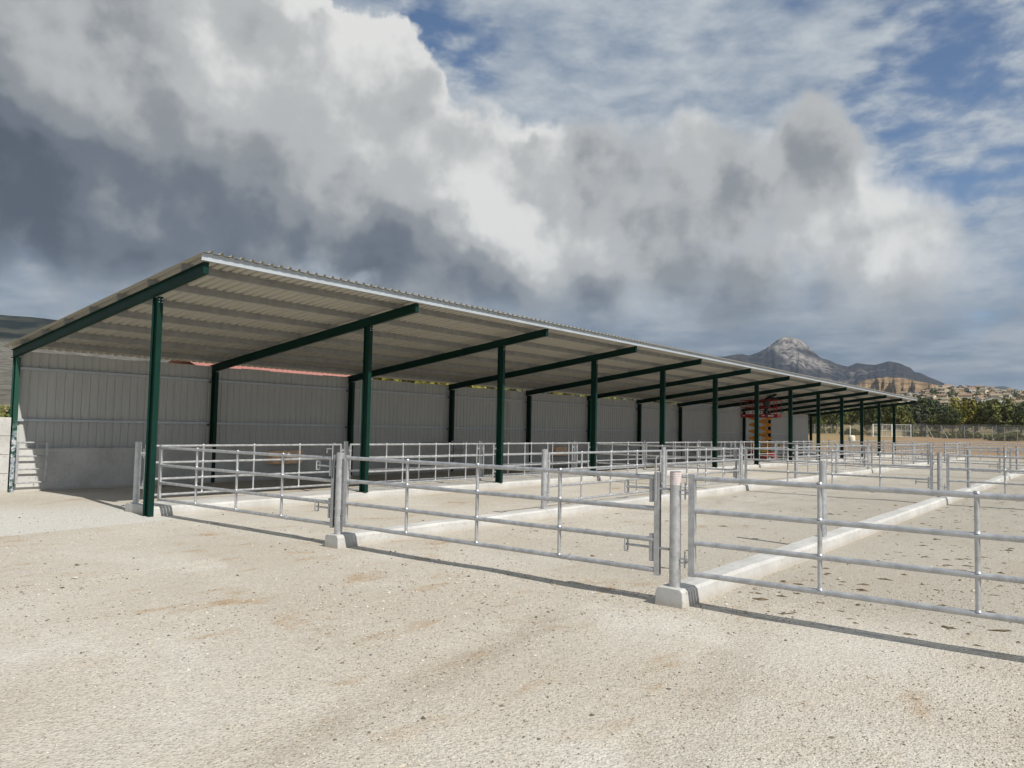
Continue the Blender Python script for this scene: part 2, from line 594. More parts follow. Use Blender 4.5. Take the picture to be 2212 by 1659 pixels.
# wheel tracks: coarser, darker stone pressed up along two curved lines
trk = N.m('SUBTRACT', N.m('ADD', py, 9.2), N.m('ADD', N.m('MULTIPLY', px, 0.35), N.m('MULTIPLY', N.m('MULTIPLY', px, px), 0.03)))
trk = N.m('ADD', trk, N.m('MULTIPLY', N.m('SUBTRACT', sml, 0.5), 0.35))
tr1 = N.rng(N.m('ABSOLUTE', trk), 0.30, 0.10)
tr2 = N.rng(N.m('ABSOLUTE', N.m('ADD', trk, 1.8)), 0.30, 0.10)
trw = N.m('MULTIPLY', N.m('MULTIPLY', N.m('MAXIMUM', tr1, tr2), N.rng(px, 0.2, -0.6)), N.rng(med, 0.30, 0.60))
c = N.mix(N.m('MULTIPLY', trw, 0.45), c, (0.345, 0.305, 0.255))
pale = N.rng(N.noise(co, 0.55, 4, 0.6, dist=0.6), 0.54, 0.70)
c = N.mix(N.m('MULTIPLY', pale, 0.6), c, (0.56, 0.54, 0.495))
# pale lime-dusted strip before the end of the shelter
line = N.m('SUBTRACT', N.m('ADD', N.m('MULTIPLY', px, 0.125), -0.70), N.m('MULTIPLY', N.m('SUBTRACT', sml, 0.5), 0.12))
pad = N.m('MULTIPLY', N.rng(N.m('SUBTRACT', py, line), -0.06, 0.10), N.rng(px, 1.6, 0.4))
pad = N.m('MULTIPLY', pad, N.rng(N.m('ADD', py, N.m('MULTIPLY', px, 0.35)), 3.6, 1.2))
c = N.mix(N.m('MULTIPLY', pad, 0.85), c, (0.54, 0.535, 0.505))
# damp, trampled pens
pen = N.m('MULTIPLY', N.rng(px, 0.3, 1.6), N.rng(N.m('ADD', py, N.m('MULTIPLY', med, 1.5)), -5.0, -9.5))
pen = N.m('MULTIPLY', pen, N.rng(px, 62.0, 60.0))
c = N.mix(N.m('MULTIPLY', pen, 0.70), c, (0.355, 0.328, 0.280))
pen2 = N.m('MULTIPLY', N.rng(px, 4.0, 12.0), N.rng(py, -4.9, -5.3))
pen2 = N.m('MULTIPLY', pen2, N.rng(px, 62.0, 60.0))
c = N.mix(N.m('MULTIPLY', pen2, N.rng(med, 0.3, 0.7, 0.15, 0.6)), c, (0.310, 0.292, 0.255))
# reddish field behind the pens and dry pasture further out
fld_n = N.m('ADD', px, N.m('MULTIPLY', N.m('SUBTRACT', big, 0.5), 14.0))
soil = N.mix(N.rng(N.noise(co, 0.12, 4, 0.6), 0.35, 0.65), (0.28, 0.18, 0.10), (0.30, 0.235, 0.165))
c = N.mix(N.rng(fld_n, 60.0, 68.0), c, soil)
c = N.mix(N.rng(fld_n, 128.0, 150.0), c, (0.20, 0.175, 0.085))
c = N.mix(N.m('MULTIPLY', N.rng(py, 9.5, 13.0), 0.8), c, (0.27, 0.205, 0.105))
# single stones: light and dark grains
grain = N.mix(N.rng(stv, 0.0, 1.0, smooth=False), (0.60, 0.58, 0.55), (1.28, 1.27, 1.24))
c = N.mix(N.rng(sd1, 0.30, 0.62, 0.75, 0.25), c, N.mix(1.0, c, grain, 'MULTIPLY'))
c = N.mix(N.rng(tiny, 0.59, 0.69, 0, 0.55), c, N.mix(1.0, c, (0.55, 0.53, 0.50), 'MULTIPLY'))
N.put(b.inputs['Base Color'], c)
b.inputs['Roughness'].default_value = 0.95
b.inputs['Specular IOR Level'].default_value = 0.15
h = N.m('ADD', N.m('MULTIPLY', N.rng(sd1, 0.0, 0.6, 1.0, 0.0), 0.55), N.m('MULTIPLY', N.rng(sd2, 0.0, 0.55, 1.0, 0.0), 0.5))
h = N.m('ADD', h, N.m('MULTIPLY', sml, 1.2))
h = N.m('ADD', h, N.m('MULTIPLY', tiny, 0.35))
bump(N, b, h, 0.6, 0.014)

m, N, b = mat('loose_stone')
g = N.n('ShaderNodeNewGeometry')
rp = N.n('ShaderNodeValToRGB')
N.put(rp.inputs[0], g.outputs['Random Per Island'])
rp.color_ramp.elements[0].color = (0.11, 0.095, 0.08, 1)
rp.color_ramp.elements[1].color = (0.56, 0.53, 0.48, 1)
for p, cc in ((0.10, (0.18, 0.15, 0.12)), (0.26, (0.33, 0.28, 0.22)), (0.7, (0.47, 0.42, 0.345))):
    e = rp.color_ramp.elements.new(p)
    e.color = cc + (1,)
N.put(b.inputs['Base Color'], rp.outputs[0])
b.inputs['Roughness'].default_value = 0.95
b.inputs['Specular IOR Level'].default_value = 0.15
simple('dung', (0.125, 0.095, 0.06), 0.95, 0.0, 0.4, 20.0, spec=0.1)

# far slopes
m, N, b = mat('mountain_rock')
co = N.n('ShaderNodeTexCoord').outputs['Object']
px, py, pz = N.sep(co)
gn = N.n('ShaderNodeNewGeometry')
f1 = N.noise(co, 0.004, 6, 0.6)
f2 = N.noise(N.vm('MULTIPLY', co, (1, 1, 0.7)), 0.022, 7, 0.68)
wood = N.mix(N.rng(f2, 0.35, 0.65), (0.022, 0.024, 0.026), (0.066, 0.058, 0.056))  # dark woodland, with the clouds' shadow over the mountain put into the colour
rock = N.mix(N.rng(f2, 0.36, 0.64), (0.085, 0.075, 0.065), (0.42, 0.385, 0.345))
# bare summit cap and the scree chute below it
cap = N.rng(N.m('ADD', pz, N.m('MULTIPLY', N.m('SUBTRACT', f1, 0.5), 120.0)), 385.0, 425.0)
sx_ = N.m('SUBTRACT', py, N.m('ADD', 1222.0, N.m('MULTIPLY', N.m('SUBTRACT', pz, 400.0), 1.9)))
chute = N.m('MULTIPLY', N.rng(N.m('ADD', N.m('ABSOLUTE', sx_), N.m('MULTIPLY', N.m('SUBTRACT', f2, 0.5), 90.0)), 72.0, 30.0), N.rng(N.m('ADD', pz, N.m('MULTIPLY', f2, 60.0)), 290.0, 350.0))
band = N.m('MULTIPLY', N.rng(f1, 0.60, 0.68), 0.55)
k_ = N.m('MAXIMUM', N.m('MAXIMUM', cap, N.m('MULTIPLY', chute, 0.9)), band)
k_ = N.m('MULTIPLY', k_, N.rng(f2, 0.30, 0.5))
N.put(b.inputs['Base Color'], N.mix(k_, wood, rock))
b.inputs['Roughness'].default_value = 1.0
b.inputs['Specular IOR Level'].default_value = 0.0
bump(N, b, f2, 1.0, 40.0)
simple('hill_far', (0.045, 0.055, 0.05), 1.0, 0.0, 0.3, 0.01, spec=0.0)
m, N, b = mat('hill_left')
co = N.n('ShaderNodeTexCoord').outputs['Object']
px, py, pz = N.sep(co)
f1 = N.noise(co, 0.012, 6, 0.65)
f2 = N.noise(co, 0.09, 5, 0.65)
zz = N.m('ADD', pz, N.m('MULTIPLY', N.m('SUBTRACT', f1, 0.5), 40.0))
wood = N.mix(N.rng(f1, 0.42, 0.62), (0.016, 0.022, 0.020), (0.060, 0.060, 0.046))
scree = N.mix(N.rng(f2, 0.35, 0.65), (0.085, 0.08, 0.064), (0.18, 0.17, 0.145))
N.put(b.inputs['Base Color'], N.mix(N.rng(zz, 96.0, 112.0), scree, wood))
b.inputs['Roughness'].default_value = 1.0
b.inputs['Specular IOR Level'].default_value = 0.0
bump(N, b, f2, 0.8, 5.0)
m, N, b = mat('mesa_clay')
co = N.n('ShaderNodeTexCoord').outputs['Object']
px, py, pz = N.sep(co)
f1 = N.noise(co, 0.03, 6, 0.65)
strata = N.noise(N.comb(0.0, 0.0, N.m('ADD', pz, N.m('MULTIPLY', f1, 12.0))), 0.12, 3, 0.6)
c = N.mix(N.rng(strata, 0.35, 0.65), (0.125, 0.09, 0.052), (0.28, 0.20, 0.118))
c = N.mix(N.rng(f1, 0.52, 0.68, 0, 0.7), c, (0.095, 0.085, 0.045))
N.put(b.inputs['Base Color'], c)
b.inputs['Roughness'].default_value = 1.0
b.inputs['Specular IOR Level'].default_value = 0.0
m, N, b = mat('town_slope')
co = N.n('ShaderNodeTexCoord').outputs['Object']
f1 = N.noise(co, 0.03, 6, 0.65)
c = N.mix(N.rng(f1, 0.38, 0.62), (0.055, 0.06, 0.03), (0.25, 0.19, 0.105))
N.put(b.inputs['Base Color'], c)
b.inputs['Roughness'].default_value = 1.0
b.inputs['Specular IOR Level'].default_value = 0.0
# woven wire seen from far off: thin strands, mostly air
m, N, b = mat('wire_mesh')
co = N.n('ShaderNodeTexCoord').outputs['Object']
px, py, pz = N.sep(co)
d1 = N.m('PINGPONG', N.m('ADD', px, pz), 0.04)
d2 = N.m('PINGPONG', N.m('SUBTRACT', px, pz), 0.04)
w_ = N.rng(N.m('MINIMUM', d1, d2), 0.0050, 0.0042)
b.inputs['Base Color'].default_value = (0.42, 0.43, 0.43, 1)
b.inputs['Roughness'].default_value = 0.6
N.put(b.inputs['Alpha'], w_)


# ------------------------------------------------------------------ ground: one sheet to the horizon
def ground_h(x, y):
    """gentle rise beyond the levelled yard"""
    dx = np.maximum(0, np.maximum(x - 61.0, -45.0 - x))
    dy = np.maximum(0, np.maximum(y - 12.0, -55.0 - y))
    d = np.sqrt(dx * dx + dy * dy)
    return np.interp(d, [0, 20, 65, 155, 300, 520, 900, 9000], [0, 0.35, 1.45, 2.75, 5.5, 11, 16, 16])


def axis_pts(a, b, near, far_n):
    core = np.arange(a, b + 0.01, near)
    t = np.geomspace(near * 1.3, 8800, far_n)
    return np.concatenate([a - t[::-1], core, b + t])


gx = axis_pts(-12, 24, 0.25, 46)
gy = axis_pts(-20, 10, 0.25, 46)
GX, GY = np.meshgrid(gx, gy, indexing='ij')
GZ = ground_h(GX, GY)
near = np.clip(1.0 - (np.maximum(np.abs(GX - 6) - 18, 0) + np.maximum(np.abs(GY + 5) - 15, 0)) / 6, 0, 1)
GZ = GZ + near * (fbm(GX * 0.9, GY * 0.9, 4, 3) - 0.5) * 0.035 - near * 0.004
# shallow wheel ruts that curve through the gravel
rut = np.exp(-((GY + 9.2 - 0.35 * GX - 0.03 * GX ** 2) / 0.16) ** 2) + np.exp(-((GY + 11.0 - 0.35 * GX - 0.03 * GX ** 2) / 0.16) ** 2)
GZ = GZ - rut * near * 0.02 * (GX < -0.5)
ground = link(grid_mesh('ground', np.stack([GX, GY, GZ], -1), MATS['gravel_ground']), 'ground', None)
tag(ground, kind='structure')


def polar_hill(name, prof, r_front, r_ridge, r_back, mt, nr=26, na=160, rough=0.06, base_z=0.0, seed=1, power=1.0, ridge_noise=0.03, wob=0.35, gully=0.0):
    """a hill whose skyline has the given heights: prof = [(azimuth, elevation)] as sighted from the yard"""
    az = np.array([p[0] for p in prof])[::-1]
    el = np.array([p[1] for p in prof])[::-1]
    a = np.linspace(az[0], az[-1], na)
    e = np.interp(a, az, el)
    t = np.concatenate([np.linspace(0, 1, nr), np.linspace(1, 2, nr // 2)[1:]])
    A, T = np.meshgrid(a, t, indexing='ij')
    E = np.tile(e[:, None], (1, len(t)))
    rr = r_ridge * (1 + wob * 0.25 * (fbm(A * 0.35, A * 0.0, 3, seed + 9) - 0.5))
    top = np.tan(np.radians(E)) * rr + CAM.z
    rad = np.where(T <= 1, r_front + (rr - r_front) * T, rr + (r_back - rr) * (T - 1))
    shp = np.where(T <= 1, np.clip(T, 0, 1) ** power, np.clip(2 - T, 0, 1) ** 0.8)
    z = base_z + (top - base_z) * shp
    X = CAM.x + rad * np.cos(np.radians(A))
    Y = CAM.y + rad * np.sin(np.radians(A))
    s = 7.0 / (r_ridge - r_front)
    rel = (fbm(X * s, Y * s, 6, seed) - 0.5) * 2
    env = np.where(T <= 1, np.sin(np.pi * np.clip(T, 0, 1)) ** 0.7, 0.4 * np.clip(2 - T, 0, 1))
    z = z + rel * rough * (top - base_z) * env + (fbm(X * s * 4, Y * s * 4, 4, seed + 4) - 0.5) * ridge_noise * (top - base_z) * np.clip(1 - np.abs(T - 1) * 3, 0, 1)
    if gully:
        gl = np.abs(fbm(A * 2.6 + 0.5 * fbm(A * 5, T * 4, 3, seed + 2), T * 0.8, 4, seed + 6) - 0.5) * 2
        z = z - gully * (top - base_z) * (1 - np.clip(gl * 2.6, 0, 1)) * env
    z = np.maximum(z, base_z - 1) - 3.0 * (T <= 0) - 3.0 * (T >= 2)
    o = link(grid_mesh(name, np.stack([X, Y, z], -1), mt), name, None)
    return tag(o, kind='structure')


MTN = [(44, 2.6), (38, 3.2), (32, 4.0), (27, 4.7), (24.5, 5.1), (22.74, 5.37), (21.4, 5.54), (20.78, 5.46), (19.77, 5.87), (19.07, 6.34), (18.57, 6.67), (18.3, 6.66), (17.97, 6.72), (17.43, 6.52), (17.09, 6.2), (16.7, 5.83),
       (16.12, 5.3), (15.45, 5.03), (15.07, 4.82), (14.37, 4.59), (13.9, 4.78), (13.3, 4.72), (12.65, 4.71), (11.84, 4.87), (11.03, 4.71), (10.59, 4.5),
       (10.33, 4.2), (9.64, 3.9), (8.95, 3.59), (8.36, 3.25), (6.5, 2.6), (4, 1.7), (-2, 1.0)]
FAR = [(12, 2.9), (8.36, 3.07), (6.95, 3.09), (5.98, 3.16), (5.26, 3.17), (4.79, 3.01), (4.31, 2.88), (2, 2.6), (-6, 2.2), (-14, 1.4)]
MESA = [(15.6, 1.4), (14.9, 2.3), (14.33, 2.98), (13.86, 3.38), (13.3, 3.68), (12.66, 3.78), (11.93, 3.87), (11.22, 3.82), (10.6, 3.66), (9.81, 3.51), (9.13, 3.35), (8.45, 3.13), (7.78, 2.8), (6, 2.0), (4, 1.4)]
TOWN = [(17, 1.5), (14, 2.0), (11.94, 2.40), (11.05, 2.62), (9.65, 2.92), (8.45, 3.08), (7.36, 3.06), (6.3, 2.96), (5.19, 2.82), (4.31, 2.72), (2, 2.5), (-3, 2.1), (-8, 1.6)]
LEFTH = [(100, 5.2), (84, 6.4), (76, 6.35), (71.9, 6.30), (68.6, 6.28), (66.0, 6.1), (62, 5.6), (57, 5.0), (50, 4.3), (44, 3.5), (38, 2.6)]
polar_hill('mountain', MTN, 2300, 4000, 5200, MATS['mountain_rock'], nr=60, na=420, rough=0.13, base_z=10, seed=5, power=1.15, ridge_noise=0.05, wob=0.2, gully=0.05)
polar_hill('far_hill', FAR, 4300, 5600, 6600, MATS['hill_far'], nr=14, na=120, base_z=5, seed=8)
polar_hill('mesa', MESA, 1500, 1900, 2250, MATS['mesa_clay'], nr=34, na=240, rough=0.10, base_z=8, seed=12, power=0.62, ridge_noise=0.03, wob=0.2, gully=0.30)
polar_hill('town_hill', TOWN, 380, 1250, 1480, MATS['town_slope'], nr=34, na=160, rough=0.04, base_z=6, seed=15, power=1.0, ridge_noise=0.03, wob=0.0)
polar_hill('hillside', LEFTH, 90, 1500, 2000, MATS['hill_left'], nr=44, na=200, rough=0.05, base_z=1.5, seed=21, power=2.1, ridge_noise=0.02, wob=0.2)

# ------------------------------------------------------------------ the open-fronted shelter
BAY, NB = 5.0, 12
ROOF_S = 0.1356


def zr(y):
    """top of the rafters"""
    return 3.32 + (6.7 - y) * ROOF_S


IPE = [(-.05, -.1), (.05, -.1), (.05, -.0905), (.004, -.0905), (.004, .0905), (.05, .0905), (.05, .1), (-.05, .1), (-.05, .0905), (-.004, .0905), (-.004, -.0905), (-.05, -.0905)]
shed = thing('livestock_shelter', 'long open-fronted shelter with green steel posts and corrugated mono-pitch roof', 'shelter')
TIP = -1.58
col_front, col_back, raft = {}, {}, None
for i in range(NB + 1):
    x = i * BAY
    # front post: web runs along the depth of the shelter
    zb = 0.0 if i == 0 else 0.168
    key = zb
    if key not in col_front:
        mb = MB().prism([(a, b_) for a, b_ in IPE], (0, 0, 0), (0, 0, zr(0) - 0.20 - zb), up=(0, 1, 0))
        col_front[key] = mb.mesh('column')
    yy = -0.165 if i == 0 else 0.0
    o = link(col_front[key], 'column', MATS['green_paint'], shed, (x, 0.0, zb - (0.05 if i == 0 else 0)))
    if i == 0:
        o.location.x = -0.055
    if i:
        bp = link(bpy.data.meshes.get('base_plate') or MB().box(-.09, .09, -.075, .17, 0, .014).mesh('base_plate'), 'base_plate', MATS['green_paint'], o, (0, 0, 0.0))
        for dx in (-.07, .07):
            link(bpy.data.meshes.get('anchor_bolt') or MB().cyl((0, 0, .014), (0, 0, .045), .010, n=6).mesh('anchor_bolt'), 'anchor_bolt', MATS['zinc_dull'], bp, (dx, .14, 0))
    if i < 4:
        bolt_me = bpy.data.meshes.get('bolt') or MB().cyl((0, -.1, 0), (0, -.113, 0), 0.011, n=6).mesh('bolt')
        for dx in (-.028, .028):
            for dz in (-.05, -.10):
                link(bolt_me, 'bolt', MATS['zinc_bright'], o, (dx, 0, zr(0) - 0.20 - zb + dz))
    if 'b' not in col_back:
        col_back['b'] = MB().prism(IPE, (0, 0, 0), (0, 0, zr(6.44) - 0.20), up=(0, 1, 0)).mesh('column')
        col_back['f'] = MB().prism(IPE, (0, 0, 0), (0, 0, zr(6.44) - 0.20), up=(0, 1, 0)).mesh('column')
    link(col_back['f' if i == 0 else 'b'], 'column', MATS['green_paint_film' if i == 0 else 'green_paint'], shed, (x - (.055 if i == 0 else 0), 6.44, -0.02))
    if raft is None:
        mb = MB()
        mb.prism(IPE, (0, 6.70, zr(6.70) - 0.1), (0, TIP, zr(TIP) - 0.1))
        mb.box(-.05, .05, TIP - 0.008, TIP - 0.001, zr(TIP) - 0.2, zr(TIP))
        raft = mb.mesh('rafter')
    link(raft, 'rafter', MATS['green_paint'], shed, (x - (.055 if i == 0 else 0), 0, 0))
# rolled Z purlins over the rafters
X0, X1 = -0.19, 60.24
for y in (-0.93, 0.24, 1.41, 2.58, 3.75, 4.92, 6.06):
    z = zr(y) + 0.001
    h_ = 0.118
    prof = [(-.002, 0), (-.055, 0), (-.055, .012), (-.053, .012), (-.053, .002), (-.002, .002), (-.002, h_), (.055, h_), (.055, h_ - .012), (.053, h_ - .012), (.053, h_ - .002), (0, h_ - .002), (0, 0)]
    MB().prism(prof, (X0 + .05, y, z), (X1 - .05, y, z), up=(0, ROOF_S, 1)).build('purlin', MATS['zinc_dull'], shed)
# bright channel along the high eave and its lip
ye, ze = TIP - 0.02, zr(TIP) + 0.002
MB().prism([(0, 0), (.05, 0), (.05, .003), (.003, .003), (.003, .118), (.05, .118), (.05, .121), (0, .121)], (X0 + .02, ye - .03, ze), (X1 - .02, ye - .03, ze)).build('eave_channel', MATS['zinc_bright'], shed)


def rib_profile(width, n, h_, down=1, flat=.60):
    p = width / n
    pts = []
    for k in range(n):
        a = k * p
        pts += [(a, 0), (a + p * flat, 0), (a + p * (flat + .10), h_ * down), (a + p * .90, h_ * down)]
    pts.append((width, 0))
    return pts


# roof sheets, each one metre wide, ribs running down the slope
ya, yb = TIP - 0.13, 6.98
pr = rib_profile(1.0, 5, 0.042)
rows = 7
V = []
for k in range(rows):
    y = ya + (yb - ya) * k / (rows - 1)
    for a, h_ in pr:
        V.append((a, y, zr(y) + 0.122 + h_))
n_ = len(pr)
Q = [(k * n_ + j, k * n_ + j + 1, (k + 1) * n_ + j + 1, (k + 1) * n_ + j) for k in range(rows - 1) for j in range(n_ - 1)]
mb = MB().add(V, Q)
roof_me = mb.mesh('roof_sheet')
for k in range(61):
    x = X0 + k * (X1 - X0) / 61.0
    o = link(roof_me, 'roof_sheet', MATS['roof_sheet'], shed, (x, 0, 0.0015 * (k % 2)))
    o.scale.x = (X1 - X0) / 61.0 * 1.004
# back wall: ribbed sheets hung on two girts above the concrete
pr = rib_profile(1.0, 5, 0.020, flat=.74)
V, zs = [], (1.0, 2.2, 3.30)
for z in zs:
    for a, h_ in pr:
        V.append((a, 6.625 + h_, z))
Q = [(k * n_ + j, k * n_ + j + 1, (k + 1) * n_ + j + 1, (k + 1) * n_ + j) for k in range(2) for j in range(n_ - 1)]
wall_me = MB().add(V, Q).mesh('wall_sheet')
wall_st = MB().add(V, Q).mesh('wall_sheet')
for k in range(60):
    st = k in (18, 19) and k == 18
    dz = 0.012 * math.sin(k * 2.3)
    o = link(wall_st if st else wall_me, 'wall_sheet', MATS['wall_sheet_stained' if st else 'wall_sheet'], shed, (-0.06 + k * 0.9985, 0.0015 * (k % 2), dz))
girt_me = None
for i in range(NB):
    for z in (1.67, 2.89):
        if girt_me is None:
            girt_me = MB().prism([(0, 0), (.075, 0), (.075, .06), (.072, .06), (.072, .003), (.003, .003), (.003, .06), (0, .06)], (-2.44, 0, 0), (2.44, 0, 0)).mesh('girt')
        link(girt_me, 'girt', MATS['zinc_bright'], shed, (i * BAY + 2.5, 6.618, z - .03))
    # angle brackets that carry the girts
    for z in (1.60, 2.82):
        link(bpy.data.meshes.get('girt_bracket') or MB().box(-.03, .05, -.06, .02, 0, .04).mesh('girt_bracket'), 'girt_bracket', MATS['steel_dark'], shed, ((i + 1) * BAY - .08, 6.56, z))

# ------------------------------------------------------------------ concrete back wall in cast lengths, and the board wall that goes on past the shelter
cw = thing('concrete_wall', 'low grey cast concrete wall under the ribbed sheets at the back of the shelter', 'wall', (0, 0, 0))
for i in range(NB):
    x0 = i * BAY + (0.0525 if i else -0.0)
    x1 = (i + 1) * BAY - 0.0525
    mb = MB().cbox(x0, x1, 6.350, 6.80, -0.06, 1.005, 0.008)
    mb.build('wall_panel', MATS['concrete_wall'], cw)
    if i:
        MB().box(i * BAY - 0.0520, i * BAY + 0.0520, 6.545, 6.79, -0.06, 1.0).build('wall_infill', MATS['concrete_wall'], cw)
bw = thing('boundary_wall', 'pale concrete board wall running on from the end post of the shelter', 'wall', (-0.1, 6.4, 0))
for k in range(4):
    z0 = k * 0.432
    MB().cbox(-13.9, -0.035, -0.06, 0.20, z0 - (0.05 if k == 0 else -0.004), z0 + 0.428, 0.007).build('wall_board', MATS['concrete_kerb'], bw)
for k in range(9):
    MB().cyl((-0.2 - 0.13 * (k % 3) - k * .05, -0.0605, 0.25 + 0.18 * k), (-0.2 - 0.13 * (k % 3) - k * .05, -0.0625, 0.25 + 0.18 * k), 0.012, n=8).build('tie_hole', MATS['steel_dark'], bw)

# ------------------------------------------------------------------ kerbs
def kerb(name, label, y0, y1, h_, x0=0.0, x1=60.25, seed=0, cham=0.035):
    w = y1 - y0
    ch = cham
    prof = np.array([(0, -0.08), (0.012, h_ - ch), (ch + .004, h_), (w / 2, h_ + 0.002), (w - ch - .004, h_), (w - 0.012, h_ - ch), (w, -0.08)])
    xs = np.concatenate([[x0, x0 + 0.003], np.arange(x0 + 0.02, min(x0 + 16, x1), 0.06), np.arange(x0 + 16, x1, 0.25), [x1 - 0.004, x1]])
    P = np.zeros((len(xs), len(prof), 3))
    P[:, :, 0] = xs[:, None]
    P[:, :, 1] = y0 + prof[None, :, 0]
    P[:, :, 2] = prof[None, :, 1]
    nz = (fbm(P[:, :, 0] * 1.7, P[:, :, 1] * 9 + P[:, :, 2] * 13, 4, seed) - 0.5)
    P[:, :, 2] += nz * 0.022 * (P[:, :, 2] > 0)
    P[:, :, 1] += (fbm(P[:, :, 0] * 2.2, P[:, :, 2] * 11 + 5, 4, seed + 3) - 0.5) * 0.018
    for e in (0, -1):
        P[e, :, 1] = y0 + w / 2 + (P[e, :, 1] - y0 - w / 2) * 0.955
        P[e, :, 2] = np.where(P[e, :, 2] > 0, P[e, :, 2] - 0.006, P[e, :, 2])
    me = grid_mesh(name, P, MATS['concrete_kerb'], smooth=False)
    bm = bmesh.new()
    bm.from_mesh(me)
    bm.verts.ensure_lookup_table()
    m_ = len(prof)
    n0 = (len(xs) - 1) * m_
    bm.faces.new([bm.verts[k] for k in range(m_)])
    bm.faces.new([bm.verts[n0 + k] for k in range(m_ - 1, -1, -1)])
    bmesh.ops.recalc_face_normals(bm, faces=bm.faces[:])
    bm.to_mesh(me)
    bm.free()
    return tag(link(me, name, None), label, 'kerb')


KH = 0.175
kerb('concrete_kerb', 'wide concrete kerb carrying the green front posts of the shelter', -0.085, 1.0, 0.165, x0=0.0, seed=2)
kerb('concrete_kerb', 'narrow concrete kerb topped by four-rail fence panels, one pen out from the green posts', -5.20, -4.90, KH, seed=5)
kerb('concrete_kerb', 'bare narrow concrete kerb with tube posts but no fence panels on it', -10.39, -10.08, KH, seed=9)
kerb('concrete_kerb', 'concrete kerb at the outer side of the pens, holding the far ends of the last gates', -15.55, -15.25, KH, seed=13)


# ------------------------------------------------------------------ pens: tube posts, gates and fence panels
GALV = MATS['galvanised']
ORD = ['first', 'second', 'third', 'fourth', 'fifth', 'sixth', 'seventh', 'eighth', 'ninth', 'tenth', 'eleventh', 'twelfth', 'thirteenth']


def ring_tube(r, z0, z1, n=20, wall=0.005):
    """hollow tube standing upright, open at the top"""
    mb = MB()
    vs = []
    for rr, z in ((r, z0), (r, z1), (r - wall, z1), (r - wall, z1 - 0.25)):
        vs += [(rr * math.cos(2 * math.pi * k / n), rr * math.sin(2 * math.pi * k / n), z) for k in range(n)]
    for s in range(3):
        mb.add(vs, [(s * n + k, s * n + (k + 1) % n, (s + 1) * n + (k + 1) % n, (s + 1) * n + k) for k in range(n)], smooth=(s != 1))
    mb.add(vs, [tuple(range(3 * n, 4 * n))])
    return mb


tube_me = ring_tube(0.057, 0.0, 1.155).mesh('tube')
lug = MB()
lug.box(0.05, 0.125, -.022, .022, -.004, .004)
lug.box(0.05, 0.125, -.022, .022, .034, .042)
lug.cyl((0.105, 0, -.05), (0.105, 0, .075), 0.009, n=8)
lug.cyl((0.105, 0, .075), (0.105, .014, .105), 0.004, n=6)
lug.cyl((0.105, .014, .105), (0.105, -.014, .12), 0.004, n=6)
lug.cyl((0.105, -.014, .12), (0.105, 0, .075), 0.004, n=6)
lug.cyl((0.10, 0, .019), (0.19, 0, .019), 0.010, n=8)
lug_me = lug.mesh('hinge_lug')
stk_n = 9
sv = [(0.0585 * math.cos(t), 0.0585 * math.sin(t), z) for z in (1.02, 1.148) for t in np.linspace(R(150), R(285), stk_n)]
stk_me = MB().add(sv, [(k, k + 1, stk_n + k + 1, stk_n + k) for k in range(stk_n - 1)], True).mesh('warning_sticker')
collar_me = MB().cyl((0, 0, 0), (0, 0, .012), 0.075, n=16).mesh('base_flange')


def tube_post(x, y, z, label, lugs=(), sticker=False, group=None):
    t = thing('tube_post', label, 'post', (x, y, z), 0, group)
    link(tube_me, 'tube', GALV, t)
    for a, h_ in lugs:
        link(lug_me, 'hinge_lug', GALV, t, (0, 0, h_), (0, 0, a))
    if sticker:
        link(stk_me, 'warning_sticker', MATS['post_sticker'], t)
    return t


rail_me, up_me, fr_me = {}, {}, {}


